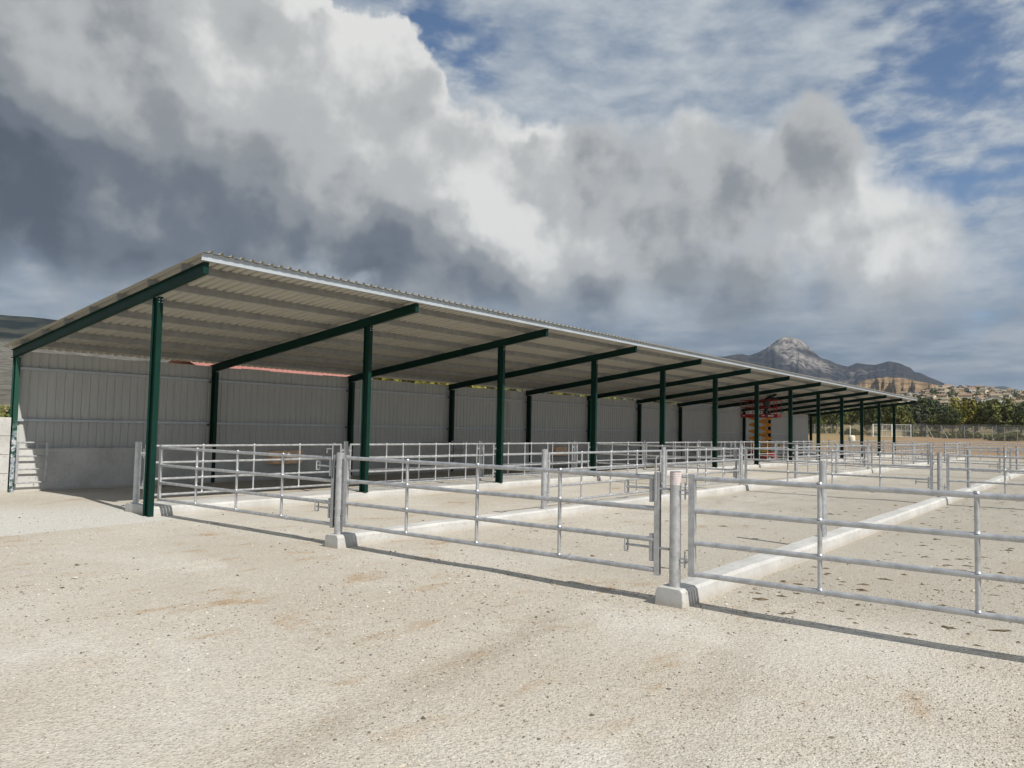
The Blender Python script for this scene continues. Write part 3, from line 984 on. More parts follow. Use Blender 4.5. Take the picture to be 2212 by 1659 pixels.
def gate_proto(L, latch=True):
    """four-rail gate lying along +x from its hinge end; z measured from the ground"""
    t = thing('livestock_gate', 'x', 'gate')
    zs = (0.295, 0.60, 0.915, 1.235)
    fb, ft = 0.265, 1.275
    fr = MB().cbox(-.020, .020, -.036, .036, fb, ft, 0.004).mesh('end_frame')
    link(fr, 'end_frame', GALV, t, (0.0, 0, 0), (0, 0, R(90)))
    fr2 = MB()
    fr2.box(-.030, .030, -.022, -.018, fb - .02, ft + .01)
    fr2.box(-.030, .030, .018, .022, fb - .02, ft + .01)
    fr2.box(-.030, -.026, -.018, .018, fb - .02, ft + .01)
    link(fr2.mesh('slam_channel'), 'slam_channel', GALV, t, (L, 0, 0))
    rm = MB().cyl((0.03, 0, 0), (L - .034, 0, 0), 0.0255, n=12).mesh('rail')
    for z in zs:
        link(rm, 'rail', GALV, t, (0, 0, z))
    # sleeve where the telescopic end slides into the rails
    sm = MB().cyl((-.02, 0, 0), (.02, 0, 0), 0.030, n=12)
    sm.cyl((0, 0, .025), (0, 0, .045), 0.009, n=6)
    sm = sm.mesh('sleeve')
    for z in (zs[0], zs[-1]):
        link(sm, 'sleeve', GALV, t, (L * .78, 0, z))
    um = MB().cyl((0, 0, zs[0] + .01), (0, 0, zs[-1] - .01), 0.0205, n=10)
    for z in zs:
        um.cyl((0, 0, z + .018), (0, 0, z + .034), 0.028, 0.021, n=10, caps=False)
    um = um.mesh('upright')
    for k in (1, 2, 3):
        link(um, 'upright', GALV, t, (L * k / 4.0 + 0.005, 0, 0))
    if latch:
        for z in (0.52, 1.12):
            lm = MB()
            lm.cyl((L - .36, 0, z), (L + .13, 0, z), 0.0125, n=8)
            lm.cyl((L - .36, -.03, z - .06), (L - .36, -.03, z + .06), 0.010, n=8)
            lm.cyl((L - .36, .03, z - .06), (L - .36, .03, z + .06), 0.010, n=8)
            lm.cyl((L - .36, -.03, z + .06), (L - .36, .03, z + .06), 0.010, n=8)
            lm.cyl((L - .36, -.03, z - .06), (L - .36, .03, z - .06), 0.010, n=8)
            lm.box(L - .085, L - .05, -.02, .02, z - .14, z + .14)
            lm.build('slide_latch', GALV, t)
        db = MB().cyl((L - .005, -.032, .95), (L - .005, -.032, 1.43), .008, n=8)
        db.cyl((L - .005, -.032, 1.37), (L - .13, -.032, 1.37), .008, n=8).cyl((L - .13, -.032, 1.37), (L - .13, -.032, 1.31), .008, n=8)
        db.cyl((L - .005, -.032, 1.43), (L - .005, .01, 1.45), .006, n=6)
        db.build('drop_bolt', GALV, t)
    return t


def panel_proto(L):
    t = thing('fence_panel', 'x', 'fence')
    zs = (0.295, 0.60, 0.915, 1.235)
    fr = MB().cyl((0, 0, .27), (0, 0, 1.26), 0.0225, n=10).mesh('end_frame')
    for x in (0.0, L):
        link(fr, 'end_frame', GALV, t, (x, 0, 0))
    rm = MB().cyl((0.01, 0, 0), (L - .01, 0, 0), 0.0235, n=10).mesh('rail')
    for z in zs:
        link(rm, 'rail', GALV, t, (0, 0, z))
    um = MB().cyl((0, 0, zs[0]), (0, 0, zs[-1]), 0.019, n=10)
    for z in zs:
        um.cyl((0, 0, z + .016), (0, 0, z + .032), 0.026, 0.019, n=10, caps=False)
    um = um.mesh('upright')
    for k in (1, 2, 3):
        link(um, 'upright', GALV, t, (L * k / 4.0, 0, 0))
    fm = MB().box(-.11, .02, -.012, .012, -.02, .02)
    fm.cyl((-.045, 0, -.04), (-.045, 0, .06), .009, n=8)
    fm = fm.mesh('clamp')
    for z in (0.45, 1.10):
        link(fm, 'clamp', GALV, t, (0, 0, z))
        link(fm, 'clamp', GALV, t, (L, 0, z), (0, 0, math.pi))
    return t


GP = gate_proto(4.86)
FP = panel_proto(4.70)
used = {'g': False, 'f': False}


def place(kind, x, y, rz, label, group=None, z=0.0, tilt=0.0):
    p = GP if kind == 'g' else FP
    o = copy_tree(p) if used[kind] else p
    used[kind] = True
    o.location = (x, y, z)
    o.rotation_euler = (tilt, 0, rz)
    o['label'] = label
    if group:
        o['group'] = group
    elif 'group' in o:
        del o['group']
    return o


KN = {1: 'wide kerb', 2: 'fence-topped kerb', 3: 'bare kerb', 4: 'outer kerb'}
# rows of gates across the pens every three bays
rows_x = [0, 15, 30, 45, 60]
for ri, X in enumerate(rows_x):
    where = ['at the gravel yard end', 'in the second row', 'in the third row', 'in the fourth row', 'in the last row by the field'][ri]
    gx_ = X + 0.12
    tl = rng.normal(0, 0.004, 3)
    place('g', gx_, -0.03, R(-90) + 0.004, 'galvanised four-rail gate hung on the ' + ('first' if X == 0 else ORD[X // 5]) + ' green post ' + where, 'gates across the pens', 0.0, tl[0])
    place('g', gx_, -5.195, R(-90) - 0.004, 'galvanised four-rail gate between the two narrow kerbs ' + where, 'gates across the pens', 0.02, tl[1])
    place('g', gx_, -10.425, R(-90) + 0.006, 'galvanised four-rail gate from bare kerb to outer kerb ' + where, 'gates across the pens', 0.01 if X else 0.03, tl[2])
# posts on the narrow kerbs; the first ones carry the gates and a sticker
for X in range(0, 61, 5):
    k = X // 5
    gate_row = X % 15 == 0
    lg = [(R(-90), 0.25), (R(-90), 0.93)] if gate_row else [(0, 0.3), (0, 0.9)]
    tube_post(X + 0.12, 0.82, 0.160, 'galvanised tube post on the wide kerb, ' + ORD[k] + ' from the gravel yard', [(0, 0.3), (0, 0.9)], group='tube posts on the wide kerb')
    tube_post(X + 0.12, -5.05, 0.168, 'galvanised tube post on the fence-topped kerb, ' + ORD[k] + ' from the gravel yard', lg, group='tube posts on the fence-topped kerb')
n3 = 0
for X in (0, 5, 15, 20, 30, 35, 45, 50, 60):
    gate_row = X % 15 == 0
    lg = [(R(-90), 0.25), (R(-90), 0.93)] if gate_row else [(0, 0.3), (0, 0.9)]
    tube_post(X + 0.12, -10.24, 0.168, 'galvanised tube post on the bare kerb, ' + ORD[n3] + ' from the gravel yard', lg, sticker=(X == 0), group='tube posts on the bare kerb')
    n3 += 1
for q, X in enumerate(rows_x):
    tube_post(X + 0.12, -15.40, 0.168, 'galvanised tube post on the outer kerb, ' + ORD[q] + ' from the gravel yard', [(R(90), 0.25)], group='tube posts on the outer kerb')
# panels along the kerbs
for i in range(NB):
    X = i * BAY
    place('f', X + 0.27, 0.82, 0, 'galvanised four-rail panel between tube posts on the wide kerb, ' + ORD[i] + ' from the gravel yard', 'panels on the wide kerb', 0.0)
    if i % 3:
        place('f', X + 0.15, 0.10, 0, 'galvanised four-rail panel strung between green posts, bay ' + ORD[i] + ' from the gravel yard', 'panels between the green posts', 0.02)
        place('f', X + 0.27, -5.05, 0, 'galvanised four-rail panel on the fence-topped kerb, bay ' + ORD[i] + ' from the gravel yard', 'panels on the fence-topped kerb', 0.0)
# small walk-through gates folded back against the concrete wall
wg = thing('walk_gate', 'narrow four-bar galvanised gate folded against the sunlit end of the concrete wall', 'gate', (-0.02, 6.20, 0))
for x in (0.0, 0.62):
    MB().cbox(x - .025, x + .025, -.02, .02, 0.20, 1.17, .003).build('end_frame', GALV, wg)
for z in (0.22, 0.53, 0.83, 1.15):
    MB().cyl((0.0, 0, z), (0.62, 0, z), 0.021, n=10).build('rail', GALV, wg)
MB().cyl((0.40, -.02, .28), (0.40, -.02, .36), .008, n=6).cyl((.40, -.02, 1.0), (.40, -.02, 1.12), .008, n=6).build('latch', GALV, wg)
for q, X in enumerate((15, 30, 45)):
    o = copy_tree(wg)
    o.location = (X - 0.2, 6.20, 0.0)
    o['label'] = 'narrow four-bar galvanised gate folded against the shaded concrete wall, ' + ORD[q + 1] + ' from the gravel yard'
    o['group'] = 'walk gates along the concrete wall'
wg['group'] = 'walk gates along the concrete wall'

# plywood covers over the drinker openings in the wall
for q, (xa, xb) in enumerate(((6.77, 7.88), (21.70, 22.6), (36.4, 37.15), (51.4, 52.2))):
    bt = thing('plywood_box', 'orange plywood box fixed to the concrete wall, ' + ORD[q] + ' from the gravel yard', 'box', ((xa + xb) / 2, 6.345, 0.48), 0, 'plywood boxes on the concrete wall')
    w_ = (xb - xa) / 2
    MB().cbox(-w_, w_, -.20, -.185, 0, .40, .003).build('front_board', MATS['plywood'], bt)
    for s_ in (-1, 1):
        MB().box(s_ * w_ - .012, s_ * w_ + .012, -.1845, 0, 0.005, .395).build('side_board', MATS['plywood'], bt)
    MB().box(-w_ + .013, w_ - .013, -.1845, 0, 0.0, .015).build('bottom_board', MATS['plywood'], bt)
pl = thing('timber_plank', 'old brown plank lying on the ledge of the concrete wall', 'plank', (14.05, 6.46, 1.007), R(1.5))
MB().cbox(-.68, .66, -.09, .09, 0, .045, .004).build('board', MATS['old_timber'], pl)
MB().cbox(-.45, .5, -.06, .07, .046, .078, .004).build('offcut', MATS['old_timber'], pl)


# ------------------------------------------------------------------ scissor lift inside the shelter
def bar(mb, p0, p1, w, t):
    """flat bar from p0 to p1 lying in the y-z plane, t thick along x"""
    p0, p1 = Vector(p0), Vector(p1)
    mb.prism([(-t / 2, -w / 2), (t / 2, -w / 2), (t / 2, w / 2), (-t / 2, w / 2)], p0, p1, up=(0, -(p1 - p0).z, (p1 - p0).y) if abs((p1 - p0).y) > 1e-6 else (0, 1, 0))


LX, LY = 39.0, 3.10
lift = thing('scissor_lift', 'red scissor lift with raised orange arms and railed platform inside the shelter', 'lift', (LX, LY, 0.0))
RED, ORA = MATS['lift_red'], MATS['lift_orange']
ch = MB().cbox(-.36, .36, -.95, .95, .16, .42, .02)
ch.cbox(-.30, .30, -.80, .80, .42, .52, .01)
ch.build('chassis', RED, lift)
MB().cbox(-.38, .38, -.93, -.45, .20, .40, .02).build('side_tray', RED, lift)
MB().cbox(-.36, -.10, -.42, -.15, .53, .72, .01).build('battery_box', MATS['yellow_box'], lift)
for y in (-.72, .72):
    for x in (-.40, .40):
        wl = MB().cyl((x - .055 * (1 if x > 0 else -1), y, .17), (x + .03 * (1 if x > 0 else -1), y, .17), .165, n=18).build('wheel', MATS['rubber'], lift)
        MB().cyl((x + .031 * (1 if x > 0 else -1), y, .17), (x + .036 * (1 if x > 0 else -1), y, .17), .09, n=14).build('hub', MATS['white_paint'], wl)
lev, z0, dz = 5, 0.56, 0.405
for k in range(lev):
    za, zb_ = z0 + k * dz, z0 + (k + 1) * dz
    for x in (-.27, .27):
        m1_ = MB()
        bar(m1_, (x, -.60, za), (x, .60, zb_), .10, .04)
        m1_.build('scissor_arm', ORA, lift)
        m2_ = MB()
        bar(m2_, (x + (.05 if x < 0 else -.05), .60, za), (x + (.05 if x < 0 else -.05), -.60, zb_), .10, .04)
        m2_.build('scissor_arm', ORA, lift)
    for y in (-.60, .60):
        MB().cyl((-.30, y, zb_), (.30, y, zb_), .028, n=8).build('cross_pin', ORA, lift)
MB().cyl((0, -.45, .78), (0, .05, 1.30), .055, n=12).cyl((0, .05, 1.30), (0, .22, 1.48), .035, n=10).build('hydraulic_ram', MATS['white_paint'], lift)
zp = z0 + lev * dz + 0.03
MB().cbox(-.40, .40, -1.15, 1.10, zp, zp + .20, .015).build('platform', RED, lift)
MB().box(-.401, -.404, -.95, -.60, zp + .06, zp + .15).build('decal', MATS['decal_white'], lift)
MB().box(-.401, -.404, -.42, -.22, zp + .09, zp + .13).build('decal', MATS['decal_white'], lift)
MB().box(-.401, -.404, .80, .95, zp + .08, zp + .12).build('decal', MATS['decal_white'], lift)
zt = zp + 1.05
for x in (-.38, .38):
    for y in (-1.12, -.70, -.28, .14, .62, 1.07):
        MB().cyl((x, y, zp + .19), (x, y, zt), .02, n=8).build('rail_post', RED, lift)
    for z in (zp + .60, zt):
        MB().cyl((x, -1.12, z), (x, 1.07, z), .02, n=8).build('guard_rail', RED, lift)
for y in (-1.12, 1.07):
    for z in (zp + .60, zt):
        MB().cyl((-.38, y, z), (.38, y, z), .02, n=8).build('guard_rail', RED, lift)
MB().cbox(-.36, -.18, -.62, -.38, zp + .62, zp + .98, .01).build('control_box', MATS['steel_dark'], lift)
DECK = zp + 0.20

# ------------------------------------------------------------------ worker bending forward on the platform
pv = {'pelvis': (0, 0, .80), 'waist': (0, -.14, .95), 'chest': (0, -.34, 1.06), 'neck': (0, -.50, 1.12), 'head': (0, -.58, 1.17), 'crown': (0, -.66, 1.22),
      'hl': (-.10, 0, .76), 'kl': (-.12, -.13, .44), 'al': (-.12, .02, .08), 'tl': (-.12, -.14, .04),
      'hr': (.10, 0, .76), 'kr': (.12, -.16, .45), 'ar': (.12, .03, .08), 'tr': (.12, -.13, .04),
      'sl': (-.19, -.40, 1.06), 'el': (-.25, -.56, .90), 'wl': (-.20, -.74, .99), 'fl': (-.19, -.83, 1.01),
      'sr': (.19, -.40, 1.06), 'er': (.24, -.57, .92), 'wr': (.16, -.76, 1.02), 'fr': (.15, -.85, 1.04)}
pe = [('pelvis', 'waist'), ('waist', 'chest'), ('chest', 'neck'), ('neck', 'head'), ('head', 'crown'), ('pelvis', 'hl'), ('hl', 'kl'), ('kl', 'al'), ('al', 'tl'),
      ('pelvis', 'hr'), ('hr', 'kr'), ('kr', 'ar'), ('ar', 'tr'), ('chest', 'sl'), ('sl', 'el'), ('el', 'wl'), ('wl', 'fl'), ('chest', 'sr'), ('sr', 'er'), ('er', 'wr'), ('wr', 'fr')]
pr_ = dict(pelvis=.15, waist=.135, chest=.155, neck=.06, head=.10, crown=.075, hl=.09, kl=.068, al=.05, tl=.045, hr=.09, kr=.068, ar=.05, tr=.045,
           sl=.07, el=.05, wl=.035, fl=.03, sr=.07, er=.05, wr=.035, fr=.03)
names = list(pv)
pm = bpy.data.meshes.new('person')
pm.from_pydata([pv[k] for k in names], [(names.index(a), names.index(b_)) for a, b_ in pe], [])
person = link(pm, 'person', MATS['dark_cloth'])
sk = person.modifiers.new('skin', 'SKIN')
pm_sv = pm.skin_vertices[0].data
for i, k in enumerate(names):
    pm_sv[i].radius = (pr_[k], pr_[k])
    pm_sv[i].use_root = (k == 'pelvis')
person.modifiers.new('sub', 'SUBSURF').levels = 1
person.modifiers['sub'].render_levels = 1
person.location = (LX, LY - 0.25, DECK - 0.005)
tag(person, 'person in dark clothes bending forward on the raised platform', 'person')
hd = MB()
bmh = bmesh.new()
bmesh.ops.create_uvsphere(bmh, u_segments=12, v_segments=8, radius=0.108)
for v_ in bmh.verts:
    v_.co = Vector((v_.co.x * .92, v_.co.y * 1.05 - .63, v_.co.z + 1.225))
hd.add([v_.co[:] for v_ in bmh.verts], [tuple(q.index for q in f_.verts) for f_ in bmh.faces], True)
bmh.free()
hd.build('cap', MATS['dark_cloth'], person)

# ------------------------------------------------------------------ cream plastic tank on a stand beyond the shelter
tk = thing('water_tank', 'cream plastic water tank on a steel stand beyond the far end of the shelter', 'tank', (64.0, 4.2, float(ground_h(np.array(64.0), np.array(4.2)))))
mb = MB()
prof = [(.20, .95), (.27, .97), (.30, 1.05), (.29, 1.40), (.25, 1.52), (.12, 1.58), (0.0, 1.585)]
n_ = 18
vs = [(r_ * math.cos(2 * math.pi * k / n_), r_ * math.sin(2 * math.pi * k / n_), z) for r_, z in prof for k in range(n_)]
mb.add(vs, [(s * n_ + k, s * n_ + (k + 1) % n_, (s + 1) * n_ + (k + 1) % n_, (s + 1) * n_ + k) for s in range(len(prof) - 1) for k in range(n_)], True)
mb.add(vs, [tuple(range(n_ - 1, -1, -1))])
tb = mb.build('tank_body', MATS['cream_plastic'], tk)
MB().cyl((0, 0, 1.58), (0, 0, 1.62), .07, n=12).build('lid', MATS['steel_dark'], tb)
for a in range(4):
    c_, s_ = math.cos(a * math.pi / 2 + .785), math.sin(a * math.pi / 2 + .785)
    MB().cyl((c_ * .30, s_ * .30, -0.05), (c_ * .22, s_ * .22, .95), .02, n=8).build('leg', MATS['zinc_dull'], tk)

# ------------------------------------------------------------------ far field: wire fences and a double gate
def pol(az, r):
    x, y = CAM.x + r * math.cos(R(az)), CAM.y + r * math.sin(R(az))
    return Vector((x, y, float(ground_h(np.array(x), np.array(y)))))


def wire_fence(label, pts, h_, step, brace=()):
    t = thing('wire_fence', label, 'fence', pts[0])
    base = pts[0]
    k_ = 0
    for a, b_ in zip(pts[:-1], pts[1:]):
        L = (b_ - a).length
        n = max(1, round(L / step))
        for q in range(n + (1 if b_ is pts[-1] else 0)):
            p = a.lerp(b_, q / n) - base
            MB().cyl((p.x, p.y, p.z - .1), (p.x, p.y, p.z + h_), .035, n=7).build('post', MATS['galvanised'], t)
            if k_ in brace:
                d = (b_ - a).normalized() * 1.3
                MB().cyl((p.x + d.x, p.y + d.y, p.z), (p.x, p.y, p.z + h_ * .9), .028, n=6).build('brace', MATS['galvanised'], t)
            k_ += 1
        # woven wire, laid out in its own plane so that the strands keep their size
        d = b_ - a
        me = MB().add([(0, 0, .05), (L, 0, .05 + d.z), (L, 0, h_ - .03 + d.z), (0, 0, h_ - .03)], [(0, 1, 2, 3)]).mesh('wire_netting')
        link(me, 'wire_netting', MATS['wire_mesh'], t, a - base, (0, 0, math.atan2(d.y, d.x)))
        MB().cyl(a - base + Vector((0, 0, h_ - .03)), b_ - base + Vector((0, 0, h_ - .03)), .008, n=5).build('top_wire', MATS['galvanised'], t)
    return t


fr_pts = [pol(10.45, 133), pol(8.0, 127), pol(6.0, 119), pol(4.0, 113), pol(1.0, 110)]
wire_fence('wire fence with leaning braces running right from the white field gate', fr_pts, 2.0, 2.35, brace=(1, 2))
fl_pts = [pol(12.95, 133), pol(14.25, 136), pol(16.5, 150), pol(20, 160)]
wire_fence('wire fence running from the white field gate towards the shelter', fl_pts, 1.75, 2.6)
fb_pts = [pol(14.0, 225), pol(9.5, 220), pol(5.8, 216), pol(1.0, 212)]
wire_fence('wire fence on the track behind the field, in front of the trees', fb_pts, 2.0, 3.7, brace=(6,))
gp0, gp1 = pol(12.85, 133), pol(10.58, 133)
gt = thing('field_gate', 'white tubular double gate with wire netting across the field entrance', 'gate', gp0, math.atan2((gp1 - gp0).y, (gp1 - gp0).x))
GL = (gp1 - gp0).xy.length
for x in (0.0, GL / 2, GL):
    MB().cyl((x, 0, -.1), (x, 0, 2.02), .06, n=10).build('gate_post', MATS['white_paint'], gt)
for q in range(2):
    xa = q * GL / 2 + .07
    xb = (q + 1) * GL / 2 - .07
    lf = MB().cyl((xa, 0, .12), (xb, 0, .12), .03, n=8).cyl((xa, 0, 1.95), (xb, 0, 1.95), .03, n=8).cyl((xa, 0, 1.0), (xb, 0, 1.0), .025, n=8)
    lf.cyl((xa, 0, .12), (xa, 0, 1.95), .03, n=8).cyl((xb, 0, .12), (xb, 0, 1.95), .03, n=8)
    lo = lf.build('gate_leaf', MATS['white_paint'], gt)
    for w_ in range(1, 4):
        x = xa + (xb - xa) * w_ / 4
        MB().cyl((x, 0, .12), (x, 0, 1.95), .012, n=6).build('gate_bar', MATS['white_paint'], lo)
    MB().add([(xa, .01, .12), (xb, .01, .12), (xb, .01, 1.95), (xa, .01, 1.95)], [(0, 1, 2, 3)]).build('netting', MATS['wire_mesh'], lo)
p = pol(14.25, 132)
wp = MB().cyl((0, 0, -.1), (0, 0, 1.7), .06, n=10).cyl((0, 0, 1.7), (0, 0, 1.74), .07, .03, n=10).build('marker_post', MATS['white_paint'])
wp.location = p
tag(wp, 'single white post standing in the field in front of the wire fence', 'post')

# ------------------------------------------------------------------ trees
def crown_mesh(name, seed, n_cl=46, per=46, leaf=0.34, rx=1.0, rz=1.0, low=0.15):
    """many leaf-sized faces gathered in clumps through an uneven crown of about unit size (radius 1)"""
    g = np.random.default_rng(seed)
    cs = []
    while len(cs) < n_cl:
        p = g.normal(0, 1, 3)
        p /= np.linalg.norm(p)
        p *= g.uniform(0.35, 1.0) ** 0.6
        lump = 0.72 + 0.5 * vnoise(np.array(p[0] * 1.7 + seed), np.array(p[1] * 1.7 + p[2] * 2.1), seed)
        p = p * lump
        if p[2] < -0.75:
            continue
        cs.append(p)
    cs = np.array(cs)
    rad = g.uniform(0.16, 0.34, n_cl)
    c = np.repeat(cs, per, 0)
    off = g.normal(0, 1, (n_cl * per, 3))
    off /= np.linalg.norm(off, axis=1)[:, None]
    off *= (g.uniform(0.2, 1, n_cl * per) ** 0.5 * np.repeat(rad, per))[:, None]
    P = c + off
    P[:, 0] *= rx
    P[:, 1] *= rx
    P[:, 2] = P[:, 2] * rz
    nrm = off / np.linalg.norm(off, axis=1)[:, None] + g.normal(0, .6, off.shape)
    nrm /= np.linalg.norm(nrm, axis=1)[:, None]
    a = np.cross(nrm, g.normal(0, 1, off.shape))
    a /= np.linalg.norm(a, axis=1)[:, None]
    b_ = np.cross(nrm, a)
    s = leaf * g.uniform(.5, 1.1, len(P))[:, None] * 0.5
    V = np.stack([P - a * s, P + b_ * s * .6, P + a * s, P - b_ * s * .6], 1).reshape(-1, 3)
    Q = np.arange(len(V)).reshape(-1, 4)
    return fast_mesh(name, V, Q, None)


def trunk_mesh(seed, h_=1.0):
    g = random.Random(seed)
    mb = MB()
    mb.cyl((0, 0, -.15), (.03, .02, .55 * h_), .075, .05, n=8)
    for k in range(5):
        a = g.uniform(0, 6.28)
        mb.cyl((.02, .01, (.28 + .06 * k) * h_), (math.cos(a) * .42, math.sin(a) * .42, (.75 + .09 * k) * h_), .035, .012, n=6)
    mb.cyl((.03, .02, .5 * h_), (0, .05, 1.25 * h_), .045, .012, n=6)
    return mb.mesh('trunk')


CROWNS = [crown_mesh('crown', 30 + k, 46, 44, 0.20) for k in range(4)]
TRUNKS = [trunk_mesh(k) for k in range(2)]
CM = {}


def crown_with(k, mname):
    if (k, mname) not in CM:
        me = CROWNS[k].copy()
        me.materials.clear()
        me.materials.append(MATS[mname])
        CM[(k, mname)] = me
    return CM[(k, mname)]


KIND = {'leaf_olive': 'olive green round-topped tree', 'leaf_dark': 'dark green dense tree', 'leaf_grey': 'greyish green airy tree', 'leaf_yellow': 'yellow-green autumn tree'}


def tree(p, rad, height, mname, where, group, cat='tree', nm='tree'):
    lb = KIND[mname].replace('tree', cat) + ' ' + where
    t = thing(nm, lb, cat, p, random.uniform(0, 6.28), group)
    cz = height - rad * .80
    c = link(crown_with(random.randrange(4), mname), 'crown', None, t, (0, 0, max(cz, height * .5)))
    c.scale = (rad, rad, min(height * .55, rad * 1.05))
    k = link(TRUNKS[random.randrange(2)], 'trunk', MATS['bark'], t)
    k.scale = (height * .45, height * .45, max(cz, height * .5) * .9)
    return t


KS = ['leaf_olive', 'leaf_dark', 'leaf_grey', 'leaf_yellow', 'leaf_olive', 'leaf_olive']
row = []
az = 21.5
while az > 2.0:
    row.append((az, random.uniform(232, 262), random.uniform(5.0, 7.6), random.uniform(2.4, 3.9), random.choice(['leaf_dark', 'leaf_olive', 'leaf_grey'])))
    az -= random.uniform(.75, 1.15)
az = 21.0
while az > 2.0:
    row.append((az, random.uniform(218, 230), random.uniform(3.4, 5.8), random.uniform(1.8, 3.0), random.choice(KS)))
    az -= random.uniform(.8, 1.5)
# the tall ones that stand out against the town
row += [(9.95, 226, 8.2, 3.9, 'leaf_dark'), (8.9, 232, 7.2, 3.3, 'leaf_grey'), (7.6, 224, 8.0, 3.9, 'leaf_yellow'), (7.0, 226, 7.4, 3.2, 'leaf_olive'), (5.6, 222, 7.9, 4.0, 'leaf_olive'), (4.5, 222, 6.6, 3.2, 'leaf_dark'),
        (15.4, 200, 7.4, 3.5, 'leaf_dark'), (13.2, 205, 8.0, 3.8, 'leaf_dark'), (11.6, 210, 7.6, 3.6, 'leaf_olive'), (16.6, 190, 6.4, 3.0, 'leaf_olive')]
for az, r_, h_, rad, mn in row:
    p = pol(az, r_)
    p.z -= .1
    tree(p, rad, h_, mn, ('rising tallest' if h_ > 7.3 else 'standing' if h_ > 5.2 else 'squat and low') + (' at the back of' if r_ > 231 else ' along the front of') + ' the belt beyond the field', 'trees in the belt beyond the field')
# low bushes along the field fence
az = 20.0
while az > 2.5:
    if not 10.7 < az < 12.8:
        p = pol(az, np.interp(az, [2, 4, 6, 8, 10.5, 13, 16.5, 20], [114, 118, 124, 133, 140, 142, 156, 166]) + random.uniform(0, 9))
        p.z -= .25
        tree(p, random.uniform(.7, 1.3), random.uniform(.8, 1.5), random.choice(['leaf_dark', 'leaf_olive', 'leaf_olive']), 'low along the field fence', 'bushes along the field fence', 'bush', 'bush')
    az -= random.uniform(.35, .8)
# trees behind the back wall, seen in the slot under the eaves
for x, y, h_, rad, mn in ((27, 24, 6.3, 3.2, 'leaf_yellow'), (32, 22, 6.0, 2.8, 'leaf_yellow'), (38, 25, 6.6, 3.4, 'leaf_olive'), (44, 23, 5.8, 2.6, 'leaf_yellow'), (52, 24, 6.2, 3.0, 'leaf_olive'), (60, 26, 6.4, 3.2, 'leaf_grey'), (70, 27, 6.4, 3.2, 'leaf_olive')):
    tree((x, y, float(ground_h(np.array(float(x)), np.array(float(y)))) - .1), rad, h_, mn, 'behind the back wall of the shelter', 'trees behind the shelter')
# shrubs over the board wall at the end of the shelter
for x, y, h_, rad, mn in ((1.3, 15.5, 2.4, 1.5, 'leaf_olive'), (-1.6, 16.5, 2.3, 1.5, 'leaf_dark'), (3.6, 17.5, 2.2, 1.4, 'leaf_olive'), (4.2, 44, 4.6, 2.6, 'leaf_grey'), (-3, 40, 4.2, 2.4, 'leaf_dark'), (9.5, 48, 4.4, 2.4, 'leaf_olive')):
    tree((x, y, float(ground_h(np.array(float(x)), np.array(float(y)))) - .1), rad, h_, mn, 'behind the boundary wall', 'bushes behind the boundary wall', 'bush', 'bush')

# ------------------------------------------------------------------ town on the hill
from mathutils.bvhtree import BVHTree
th = bpy.data.objects['town_hill'].data
bvh = BVHTree.FromPolygons([v.co for v in th.vertices], [tuple(q.vertices) for q in th.polygons])


def on_hill(az, r):
    x, y = CAM.x + r * math.cos(R(az)), CAM.y + r * math.sin(R(az))
    hit = bvh.ray_cast(Vector((x, y, 500)), Vector((0, 0, -1)))
    return Vector((x, y, hit[0].z if hit[0] else 5.0))


WALLS = {'cream': (0.60, 0.52, 0.38), 'white': (0.66, 0.64, 0.60), 'ochre': (0.40, 0.28, 0.15), 'grey': (0.36, 0.34, 0.31)}
ROOFS = {'brown': (0.26, 0.21, 0.155), 'red': (0.26, 0.17, 0.125)}
for k, c in WALLS.items():
    simple('house_' + k, c, 0.9, 0, .12, .5, spec=.1)
for k, c in ROOFS.items():
    simple('tiles_' + k, c, 0.9, 0, .2, .6, spec=.1)
simple('window_dark', (0.03, 0.035, 0.04), 0.25)
HP = {}


